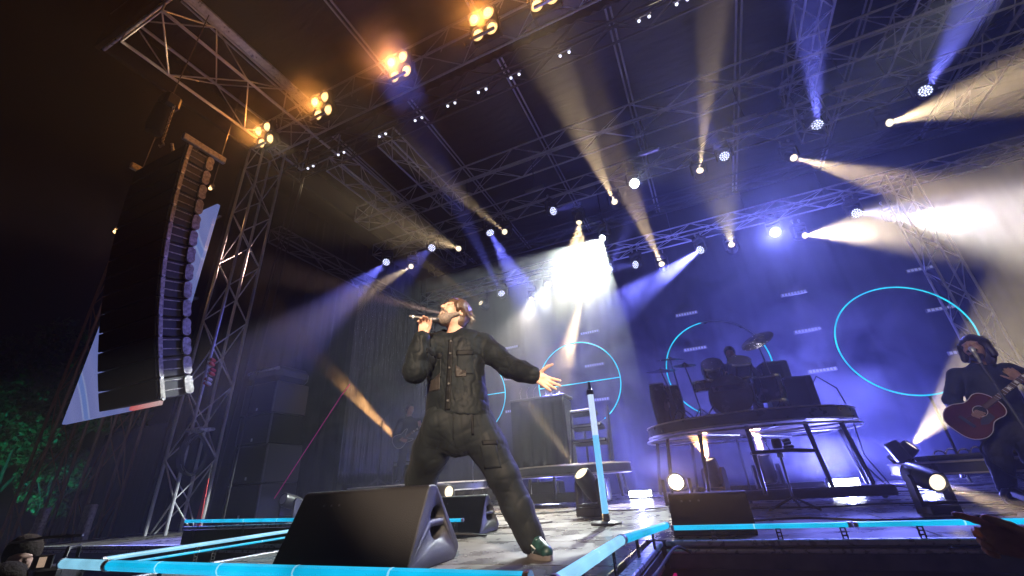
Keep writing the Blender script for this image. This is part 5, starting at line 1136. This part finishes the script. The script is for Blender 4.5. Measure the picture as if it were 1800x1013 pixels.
# shoes
SH = mat('dark_green_trainer', (0.008, 0.03, 0.026), 0.4, noise=(25, 0.3, 2.6)); SOLE = mat('trainer_sole', (0.22, 0.19, 0.17), 0.6); LACE = mat('trainer_stripe', (0.55, 0.6, 0.6), 0.5)
def shoe(ank, d, parent, up=SH, so=SOLE, st=LACE, sz=1.0):
    a = np.array((ank[0], ank[1], 0.0)); d = nrm((d[0], d[1], 0)); sd = np.array((-d[1], d[0], 0)); S = SDF(a - 0.26 * sz, a + 0.26 * sz, 0.006)
    S.cap(a - d * 0.045 * sz + np.array((0, 0, 0.055)), a + d * 0.15 * sz + np.array((0, 0, 0.042)), 0.042 * sz, 0.038 * sz, 0.02); S.cap(a + np.array((0, 0, 0.11)), a - d * 0.02 + np.array((0, 0, 0.06)), 0.045 * sz, 0.042 * sz, 0.03); S.cap(a + np.array((0, 0, 0.09)), a + d * 0.10 * sz + np.array((0, 0, 0.06)), 0.036 * sz, 0.034 * sz, 0.03)
    F = S.F; zz = S.lo[2] + S.h * np.arange(S.n[2]); S.F = np.maximum(F, (0.022 - zz)[None, None, :]).astype(np.float32)
    part('shoe', S.mesh('shoe', up), parent)
    P = []
    for t in range(24):
        g = 6.2832 * t / 24; w = 0.045 * sz * (1.06 if math.cos(g) > 0 else 0.92); P.append(tuple((a + d * (0.052 + 0.145 * math.cos(g)) * sz + sd * w * math.sin(g))[:2]))
    MB().prism(P, 0.002, 0.028, 'z').build('sole', so, parent, True)
    for k in range(4):
        c = a + d * (0.05 + 0.025 * k) * sz + np.array((0, 0, 0.108 - 0.012 * k)); MB().tube([Vector(c - sd * 0.025), Vector(c + np.array((0, 0, 0.008))), Vector(c + sd * 0.025)], 0.0035, 5).build('lace', st, parent, True)
    MB().tube([Vector(a + d * 0.06 * sz - sd * 0.045 + np.array((0, 0, 0.035))), Vector(a + d * 0.10 * sz - sd * 0.044 + np.array((0, 0, 0.055))), Vector(a + d * 0.03 * sz - sd * 0.043 + np.array((0, 0, 0.075)))], 0.005, 6).build('stripe', st, parent, True)
shoe(AL + np.array((0.012, -0.02, 0)), (0.30, -0.95), sg); shoe(AR, (-0.5, -0.85), sg)
# microphone in the singer's hand
m0 = Vector((-0.405, -0.160, 1.505)); m1 = Vector((-0.215, -0.125, 1.487)); mw = Matrix.Translation((-1.475, 2.555, 0)) @ Matrix.Rotation(R(30), 4, 'Z')
m0, m1 = mw @ m0, mw @ m1; md = (m1 - m0).normalized(); qd = md.to_track_quat('Z', 'Y'); ml = (m1 - m0).length
rt = thing('microphone', m0, 'black hand microphone held before the singer\'s open mouth', 'microphone')
MB().lathe([(0.011, 0), (0.0125, 0.004), (0.0135, 0.02), (0.0165, ml - 0.06), (0.019, ml - 0.045)], m0, qd, 18).build('handle', PLAST, rt)
MB().lathe([(0.020, ml - 0.045), (0.0215, ml - 0.04), (0.0215, ml - 0.034), (0.02, ml - 0.03)], m0, qd, 18).build('ring', STEEL, rt)
MB().lathe([(0.019, ml - 0.03), (0.024, ml - 0.012), (0.023, ml + 0.004), (0.012, ml + 0.016), (0, ml + 0.018)], m0, qd, 18).build('grille', STEEL, rt)
MB().lathe([(0.0145, 0.022), (0.0148, 0.024), (0.0148, 0.032), (0.0146, 0.034)], m0, qd, 18).build('band', ALU, rt)
# ---- generic band member
def musician(label, loc, rz, j, hm, top, legs, hair, skin=SKIN2, h=0.009, hsc=1.0, seed=1, hands=None, flat=0.62, ch=(0, -1, 0), shoes=True, mouth=0.5, lower=True, group=None, longhair=0.0):
    rt = thing('person', loc, label, 'person', group, rz=rz); A = {k: np.array(v, float) for k, v in j.items()}
    lo = np.min(list(A.values()), 0) - 0.25; hi = np.max(list(A.values()), 0) + 0.25
    B = SDF(lo, hi, h); M = head_frame(hm); W = put_head(B, A['head'], M, 0.010, mouth, hsc)
    nk = (A['sl'] + A['sr']) / 2 + np.array((0, 0, 0.02)); pel = (A['hl'] + A['hr']) / 2
    B.cap(W((-0.03, 0, -0.07)), nk, 0.055 * hsc, 0.06, 0.03); B.cap(nk - np.array((0, 0, 0.12)), pel, 0.13, 0.12, 0.04, 0.6, ch); B.cap(A['sl'], A['sr'], 0.05, 0.05, 0.05)
    for a in ('l', 'r'):
        B.chain([A['s' + a], A['e' + a], A['w' + a]], [0.045, 0.038, 0.027], 0.03)
        if lower: B.chain([A['h' + a], A['k' + a], A['a' + a]], [0.08, 0.052, 0.036], 0.03)
        hd = (hands or {}).get(a)
        if hd: put_hand(B, A['w' + a], *hd)
    part('body', B.mesh('body', skin), rt)
    T = SDF(lo, hi, h * 0.95); T.cap(nk - np.array((0, 0, 0.12)), pel, 0.185, 0.185, 0.03, flat, ch); T.cap(A['sl'], A['sr'], 0.07, 0.07, 0.05)
    T.cap(nk + np.array((0, 0, 0.03)), nk - np.array((0, 0, 0.05)), 0.075, 0.10, 0.03)
    for a in ('l', 'r'): T.chain([A['s' + a], A['e' + a], A['w' + a] + 0.04 * nrm(A['e' + a] - A['w' + a])], [0.076, 0.068, 0.046], 0.03)
    T.folds(0.012, seed, 0.09, 0.8, 8); T.cap(W((-0.02, 0, -0.13)), W((-0.04, 0, 0.0)), 0.06, 0.08, 0.006, sub=True); part('jacket', T.mesh('jacket', top), rt)
    if lower:
        L = SDF(lo, hi, h); L.cap(pel + np.array((0, 0, 0.06)), pel, 0.165, 0.17, 0.03, 0.7, ch)
        for a in ('l', 'r'): L.chain([A['h' + a], A['k' + a], A['a' + a] + np.array((0, 0, 0.02))], [0.105, 0.085, 0.07], 0.04)
        L.folds(0.012, seed + 1, 0.09, 0.9, 8); part('trousers', L.mesh('trousers', legs), rt)
        if shoes:
            for a in ('l', 'r'): shoe(A['a' + a] * np.array((1, 1, 0)), (-0.2, -1), rt, BLK, BLKR, LACE)
    if hair is not None:
        Q = SDF(A['head'] - 0.26, A['head'] + 0.26, h * 0.8); r = hsc
        Q.ell(W((-0.026, 0, 0.036)), np.array((0.106, 0.092, 0.106)) * r, M, 0.02); Q.ell(W((-0.055, 0, -0.04 - 0.03 * longhair)), np.array((0.062, 0.082 + 0.02 * longhair, 0.085 + 0.04 * longhair)) * r, M, 0.02)
        if longhair:
            for s in (-1, 1): Q.cap(W((0.0, s * 0.085, 0.04)), W((-0.01, s * 0.105, -0.09)), 0.03 * r, 0.022 * r, 0.02)
        Q.ell(W((0.095, 0, -0.05)), np.array((0.085, 0.085 if longhair else 0.12, 0.108)) * r, M, 0.012, True); Q.folds(0.012, seed + 2, 0.03, 0.6, 9); part('hair', Q.mesh('hair', hair), rt)
        if longhair:
            rs = np.random.RandomState(seed); ro, di, le = [], [], []
            for i in range(240):
                a = rs.uniform(-3.14, 3.14); e = rs.uniform(-0.6, 1.4); p = np.array((math.cos(a) * math.cos(e), math.sin(a) * math.cos(e), math.sin(e)))
                if p[0] > 0.6 and p[2] < 0.6: continue
                ro.append(W(np.array((-0.026, 0, 0.03)) + p * np.array((0.106, 0.096, 0.106)))); di.append(nrm(np.array((p[0] * 0.5 - 0.2, p[1] * 1.0, -0.4)) @ M)); le.append(rs.uniform(0.05, 0.11))
            hair_strands('hair_strands', ro, di, le, 0.003, hair, rt, seed, 0.4, 0.4)
    return rt, W
DENIM = mat('dark_jacket_cloth', (0.018, 0.022, 0.032), 0.6, noise=(8, 0.7, 1.4), spec=0.25); TR2 = mat('black_jeans', (0.014, 0.014, 0.016), 0.7, noise=(8, 0.7, 1.4))
def guitar(name, label, loc, rz, c, ang, sc, face_m, side_m, acoustic=True, group=None):
    """body centre c (local), neck direction by angle in the local xz plane"""
    rt = thing(name, loc, label, 'guitar', group, rz=rz); F = Matrix.Translation(c) @ Matrix.Rotation(R(-ang), 4, 'Y') @ Matrix.Rotation(R(-6), 4, 'Z') @ Matrix.Scale(sc, 4)
    # outline along +x (neck) in local xz, thickness in y
    if acoustic: half = [(-0.25, 0.0), (-0.245, 0.08), (-0.21, 0.15), (-0.13, 0.195), (-0.05, 0.19), (0.01, 0.155), (0.05, 0.135), (0.10, 0.135), (0.16, 0.145), (0.21, 0.12), (0.24, 0.06), (0.245, 0.0)]; dep = 0.11
    else: half = [(-0.22, 0.0), (-0.21, 0.09), (-0.14, 0.155), (-0.04, 0.145), (0.03, 0.115), (0.10, 0.13), (0.19, 0.15), (0.22, 0.125), (0.16, 0.09), (0.12, 0.04), (0.12, 0.0)]; dep = 0.045
    pts = smooth_path([(x, z, 0) for x, z in half], 3); out = [(p.x, p.y) for p in pts] + [(p.x, -p.y) for p in pts[::-1]][1:-1]
    b = MB().prism(out, -dep / 2, dep / 2, 'y'); o = b.build('body', side_m, rt, True, angle=30); o.matrix_basis = F
    q = o.modifiers.new('b', 'BEVEL'); q.width = 0.006; q.segments = 2; q.limit_method = 'ANGLE'; q.angle_limit = R(60)
    def P(mb, nm, m, smooth=True): k = mb.build(nm, m, rt, True, smooth=smooth); k.matrix_basis = F; return k
    top = [(x * 0.955, z * 0.955) for x, z in out]; P(MB().prism(top, -dep / 2 - 0.003, -dep / 2 + 0.001, 'y'), 'top_plate', face_m, False)
    yb = -dep / 2 - 0.004
    P(MB().tube([(x * 0.985, yb + 0.004, z * 0.985) for x, z in out], 0.004, 5, closed=True), 'binding', IVORY)
    if acoustic:
        P(MB().lathe([(0.0, 0), (0.05, 0.0005)], (0.06, yb, 0), Quaternion((1, 0, 0), R(90)), 24), 'sound_hole', BLKR); P(MB().tube([(0.06 + 0.055 * math.cos(R(t)), yb, 0.055 * math.sin(R(t))) for t in range(0, 360, 15)], 0.003, 5, closed=True), 'rosette', IVORY)
        P(MB().prism([(0.02, -0.05), (0.10, -0.055), (0.09, -0.11), (0.0, -0.12), (-0.05, -0.09), (-0.02, -0.06)], yb - 0.002, yb + 0.001, 'y'), 'pickguard', PLAST, False)
    P(MB().cbox((-0.10, yb - 0.004, 0), (0.03, 0.012, 0.15), 0.003), 'bridge', BLK, False)
    P(MB().cbox((0.42, yb - 0.004, 0), (0.62 if acoustic else 0.66, 0.024, 0.05), 0.006), 'neck', NECK, False)
    for k in range(14): P(MB().box((0.70 - 0.045 * k * (1 - 0.018 * k), yb - 0.018, 0), (0.003, 0.003, 0.05)), 'fret', ALU, False)
    for k in range(5): P(MB().box((0.66 - 0.085 * k, yb - 0.0175, 0), (0.022, 0.003, 0.030)), 'inlay', IVORY, False)
    P(MB().cbox((0.80, yb + 0.008, 0), (0.18, 0.018, 0.075), 0.005), 'headstock', BLK, False)
    for k in range(3):
        for s in (-1, 1): P(MB().ball((0.75 + 0.05 * k, yb + 0.008, s * 0.05), (0.01, 0.008, 0.012), 8, 6), 'tuner', CHROME)
    for k in range(6): P(MB().cyl((-0.10, yb - 0.011, -0.025 + 0.01 * k), (0.73, yb - 0.02, -0.02 + 0.008 * k), 0.0008, n=4), 'string', CHROME)
    return rt
IVORY = mat('ivory_binding', (0.70, 0.66, 0.58), 0.35); NECK = mat('rosewood_neck', (0.10, 0.05, 0.03), 0.4); BURST = mat('cherry_sunburst', (0.08, 0.020, 0.012), 0.18, noise=(2.5, 0.5, 1.7)); CHERRY = mat('cherry_sides', (0.22, 0.016, 0.018), 0.2)
# guitarist at right
G0 = (2.6, 6.0, 0.0); GZ = R(-23.4)
gt, GW = musician('long haired guitarist singing at the right in a dark jacket', G0, GZ, dict(head=(0.115, 0.0, 1.425), sl=(0.255, 0.02, 1.15), sr=(-0.11, 0.02, 1.18), el=(0.44, -0.12, 0.98), wl=(0.30, -0.26, 1.02), er=(-0.235, -0.06, 0.94), wr=(-0.175, -0.21, 0.83), hl=(0.13, 0.02, 0.62), hr=(-0.06, 0.02, 0.62), kl=(0.12, -0.05, 0.34), kr=(-0.12, -0.06, 0.32), al=(0.14, 0.06, 0.08), ar=(-0.16, 0.0, 0.08)),
    (-0.25, -0.95, 0.12), DENIM, TR2, HAIRD, SKIN2, 0.008, 1.08, 41, {'r': ((0.55, -0.35, -0.45), (0.2, 0.9, 0.1), (0.5, 0.0, 0.8), (0.25, 0.3, 0.3, 0.3), 0.05, 1.0, 0.4), 'l': ((-0.25, -0.2, 0.5), (-0.3, 0.6, 0.5), (-0.9, 0, -0.3), (0.6, 0.6, 0.6, 0.6), 0.05, 1.0, 0.4)}, ch=(-0.1, -1, 0), longhair=1.0, mouth=0.6)
QB = SDF(np.array((0.115, 0.0, 1.425)) - 0.22, np.array((0.115, 0.0, 1.425)) + 0.22, 0.007); GM = head_frame((-0.25, -0.95, 0.12)); QB.ell(GW((0.056, 0, -0.100)), (0.050, 0.056, 0.045), GM, 0.015); QB.cap(GW((0.10, -0.03, -0.045)), GW((0.10, 0.03, -0.045)), 0.011, 0.011, 0.008); QB.ell(GW((0.104, 0, -0.066)), (0.042, 0.02, 0.014), GM, 0.004, True); QB.folds(0.005, 3, 0.014, 1, 8); part('beard', QB.mesh('beard', HAIRD), gt)
guitar('acoustic_guitar', 'cherry sunburst acoustic guitar with ivory binding held by the right guitarist', G0, GZ, (-0.115, -0.20, 0.765), 33, 0.92, BURST, CHERRY)
rt = thing('microphone_stand', (2.75, 5.55, 0), 'slanted black boom microphone stand before the right guitarist', 'microphone stand')
gw = Matrix.Translation(G0) @ Matrix.Rotation(GZ, 4, 'Z'); mt = gw @ Vector((0.09, -0.17, 1.405)); mb_ = gw @ Vector((0.10, -0.22, 1.24)); ms = gw @ Vector((0.155, -0.40, 0.50)); mf = gw @ Vector((0.26, -0.45, 0.02))
rod('boom', mb_, ms, 0.013, BLK, rt); rod('pole', ms, mf, 0.015, BLK, rt)
MB().lathe([(0.15, 0), (0.15, 0.012), (0.02, 0.03), (0, 0.03)], (mf.x, mf.y, 0.004), None, 20).build('base', BLK, rt); MB().ball(tuple(ms), 0.03, 10, 8).build('clutch', STEEL, rt)
rt = thing('microphone', mb_, 'silver vocal microphone on the stand at the right guitarist\'s mouth', 'microphone'); qd = (mt - mb_).normalized().to_track_quat('Z', 'Y'); ml = (mt - mb_).length
MB().lathe([(0.012, 0), (0.014, 0.02), (0.018, ml - 0.06), (0.02, ml - 0.045)], mb_, qd, 14).build('handle', RIG, rt); MB().lathe([(0.02, ml - 0.045), (0.026, ml - 0.02), (0.025, ml), (0.012, ml + 0.014), (0, ml + 0.016)], mb_, qd, 14).build('grille', ALU, rt)
# far guitarist at left
FG = (-6.3, 8.3, 0.53); FZ = R(37.2)
musician('far guitarist standing in dim light before the foil curtain', FG, FZ, dict(head=(-0.06, 0, 1.62), sl=(0.14, 0, 1.34), sr=(-0.25, 0, 1.33), el=(0.26, -0.12, 1.10), wl=(0.17, -0.24, 1.20), er=(-0.36, -0.05, 1.05), wr=(-0.24, -0.2, 0.93), hl=(0.05, 0, 0.86), hr=(-0.16, 0, 0.86), kl=(0.08, -0.02, 0.46), kr=(-0.19, -0.02, 0.46), al=(0.12, 0, 0.09), ar=(-0.24, 0, 0.09)),
    (0.5, -0.85, 0.0), DENIM, TR2, HAIRD, SKIN, 0.013, 1.0, 61, {'r': ((0.6, -0.2, -0.2), (0.1, 0.9, 0), (0, 0, 1), (0.3, 0.3, 0.3, 0.3)), 'l': ((-0.1, 0.1, 0.9), (-0.2, 0.8, 0), (0.8, 0, 0), (0.6, 0.6, 0.6, 0.6))}, mouth=0.1)
guitar('electric_guitar', 'dark electric guitar held by the far guitarist', FG, FZ, (-0.20, -0.19, 0.93), 32, 0.95, BLK, BLK, False)
rt = thing('microphone_stand', (-6.85, 7.85, 0.53), 'thin microphone stand left of the far guitarist', 'microphone stand'); w0 = Vector((-6.84, 7.9, 0.53))
rod('pole', w0 + Vector((0, 0, 0.1)), w0 + Vector((0.0, 0, 1.38)), 0.012, BLK, rt); rod('boom', w0 + Vector((-0.1, 0, 1.25)), w0 + Vector((0.16, 0.05, 1.58)), 0.009, BLK, rt)
for k in range(3): a = R(120 * k + 10); rod('leg', w0 + Vector((0, 0, 0.15)), w0 + Vector((0.25 * math.cos(a), 0.25 * math.sin(a), 0.01)), 0.01, BLK, rt)
MB().lathe([(0.02, 0), (0.026, 0.05), (0.02, 0.09), (0, 0.1)], w0 + Vector((0.16, 0.05, 1.58)), Quaternion((0, 1, 0), R(40)), 10).build('microphone_head', STEEL, rt)
rt = thing('amplifier', (-6.9, 8.9, 0.53), 'small black amplifier behind the far guitarist', 'amplifier'); MB().cbox((-6.9, 8.95, 0.80), (0.6, 0.3, 0.52), 0.02).build('cabinet', CAB, rt, smooth=False); MB().cbox((-6.9, 8.79, 0.76), (0.52, 0.02, 0.38), 0.006).build('grille', GRILLE, rt, smooth=False); MB().cbox((-6.9, 8.79, 1.0), (0.52, 0.02, 0.06), 0.004).build('control_panel', ALU, rt, smooth=False)
# drummer
musician('drummer sitting in shadow behind the drum kit', (0.62, 8.6, 1.15), R(-5), dict(head=(0, 0, 1.22), sl=(0.2, 0, 0.96), sr=(-0.2, 0, 0.96), el=(0.30, -0.18, 0.74), wl=(0.20, -0.40, 0.86), er=(-0.30, -0.18, 0.76), wr=(-0.20, -0.42, 0.82), hl=(0.1, 0.02, 0.5), hr=(-0.1, 0.02, 0.5), kl=(0.2, -0.38, 0.48), kr=(-0.2, -0.38, 0.48), al=(0.2, -0.35, 0.09), ar=(-0.2, -0.35, 0.09)), (0, -1, -0.1), TR2, TR2, HAIRD, SKIN2, 0.014, 1.0, 71, {'l': ((-0.2, -0.8, 0.1), (0, 0, -1), (-1, 0, 0), (0.8, 0.8, 0.8, 0.8)), 'r': ((0.2, -0.8, 0.1), (0, 0, -1), (1, 0, 0), (0.8, 0.8, 0.8, 0.8))}, mouth=0.0)
rt = thing('drum_stool', (0.62, 8.65, 1.15), 'round black drum stool under the drummer', 'stool'); MB().lathe([(0.16, 0.40), (0.18, 0.43), (0.16, 0.47), (0, 0.47)], (0.62, 8.63, 1.15), None, 20).build('seat', BLKR, rt); rod('post', (0.62, 8.63, 1.17), (0.62, 8.63, 1.56), 0.02, CHROME, rt)
HAIRC = mat('dull_dark_hair', (0.012, 0.009, 0.007), 0.9, spec=0.1, bump=(60, 0.8, 0.01))
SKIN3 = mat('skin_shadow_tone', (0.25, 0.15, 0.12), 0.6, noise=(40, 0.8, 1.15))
# crew at the lower left
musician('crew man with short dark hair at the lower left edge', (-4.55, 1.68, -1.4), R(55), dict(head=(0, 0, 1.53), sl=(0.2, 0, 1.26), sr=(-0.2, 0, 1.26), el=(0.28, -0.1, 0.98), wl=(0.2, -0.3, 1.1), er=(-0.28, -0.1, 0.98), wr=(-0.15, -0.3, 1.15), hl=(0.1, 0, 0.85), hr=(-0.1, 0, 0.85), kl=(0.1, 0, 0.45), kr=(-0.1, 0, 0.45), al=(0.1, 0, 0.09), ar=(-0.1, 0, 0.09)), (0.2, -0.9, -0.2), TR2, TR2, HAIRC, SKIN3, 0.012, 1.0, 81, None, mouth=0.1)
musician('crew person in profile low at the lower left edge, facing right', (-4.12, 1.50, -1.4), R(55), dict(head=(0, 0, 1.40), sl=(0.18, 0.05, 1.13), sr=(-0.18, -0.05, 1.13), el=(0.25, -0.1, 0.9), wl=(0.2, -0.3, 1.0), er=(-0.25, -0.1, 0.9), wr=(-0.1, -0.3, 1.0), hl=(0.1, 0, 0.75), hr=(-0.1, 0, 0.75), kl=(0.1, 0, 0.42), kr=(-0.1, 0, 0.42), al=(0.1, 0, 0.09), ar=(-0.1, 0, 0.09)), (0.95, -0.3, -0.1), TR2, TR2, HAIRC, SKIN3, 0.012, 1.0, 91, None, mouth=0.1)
rt = thing('video_camera', (-4.15, 1.70, 0.0), 'crew video camera with a small lit viewfinder screen at the lower left', 'video camera'); c = Vector((-4.12, 1.72, 0.03)); rot = Matrix.Rotation(R(50), 3, 'Z')
MB().cbox(c, (0.14, 0.30, 0.13), 0.02, rot).build('body', PLAST, rt, smooth=False); MB().cyl(c + rot @ Vector((0, 0.15, 0)), c + rot @ Vector((0, 0.30, 0)), 0.05, 0.055, 16).build('lens', BLK, rt)
MB().cbox(c + rot @ Vector((-0.02, -0.19, 0.10)), (0.10, 0.015, 0.075), 0.004, rot).build('viewfinder_housing', BLK, rt, smooth=False); MB().cbox(c + rot @ Vector((-0.02, -0.20, 0.10)), (0.035, 0.006, 0.055), 0.001, rot).build('viewfinder_screen', emat('viewfinder_glow', (0.5, 0.35, 0.25), 0.8), rt, smooth=False)
MB().tube([c + rot @ Vector((0.05, -0.1, 0.09)), c + rot @ Vector((0.05, -0.08, 0.16)), c + rot @ Vector((0.05, 0.1, 0.16)), c + rot @ Vector((0.05, 0.12, 0.09))], 0.012).build('handle', BLK, rt)
rod('tripod_post', c + Vector((0, 0, -1.4)), c + Vector((0, 0, -0.06)), 0.03, BLK, rt); MB().tube([c + Vector((-0.45, -0.12, 0.20)), c + Vector((-0.2, -0.04, 0.225)), c + Vector((0.05, 0.06, 0.225))], 0.009, 6).build('boom_arm', STEEL, rt)
# raised hand at the lower right
HN = SDF((0.40, 1.25, -0.15), (1.05, 1.95, 0.38), 0.005)
w = np.array((0.655, 1.60, 0.185)); HN.chain([(0.95, 1.62, -0.05), w], [0.045, 0.032], 0.02)
put_hand(HN, w, (-0.80, 0.05, 0.30), (-0.3, -0.2, -1), (0.15, -0.3, 0.9), (0.05, 0.65, 0.75, 0.8), 0.05, 0.95, 0.25, tcurl=0.3)
rt = thing('person', (0.95, 1.62, -1.4), 'dark raised hand and forearm reaching in at the lower right edge', 'person')
hm = HN.mesh('body', SKIN2); hm.transform(Matrix.Translation((-0.95, -1.62, 1.4))); part('body', hm, rt)
SL_ = SDF((0.6, 1.3, -0.3), (1.2, 1.9, 0.3), 0.007); SL_.chain([(1.0, 1.62, -0.12), (0.73, 1.605, 0.14)], [0.07, 0.045], 0.02); SL_.folds(0.006, 5, 0.05); sm = SL_.mesh('sleeve', TR2); sm.transform(Matrix.Translation((-0.95, -1.62, 1.4))); part('sleeve', sm, rt)

# ------------------------------------------------------------------ key and rim light on the singer
spot_lamp('follow_spot', (4.6, -8.5, 6.0), (-1.45, 2.7, 0.95), 34000, (1.0, 0.76, 0.55), 8.6, 0.2, 0.15)
spot_lamp('rim_spot', (6.4, 6.2, 7.2), (-1.4, 2.7, 0.9), 4500, (0.95, 0.97, 1.0), 8.5, 0.3, 0.08)
spot_lamp('front_spot', (-4.5, -8.0, 6.5), (2.55, 5.9, 1.0), 3200, (1.0, 0.86, 0.75), 5.2, 0.6, 0.15)
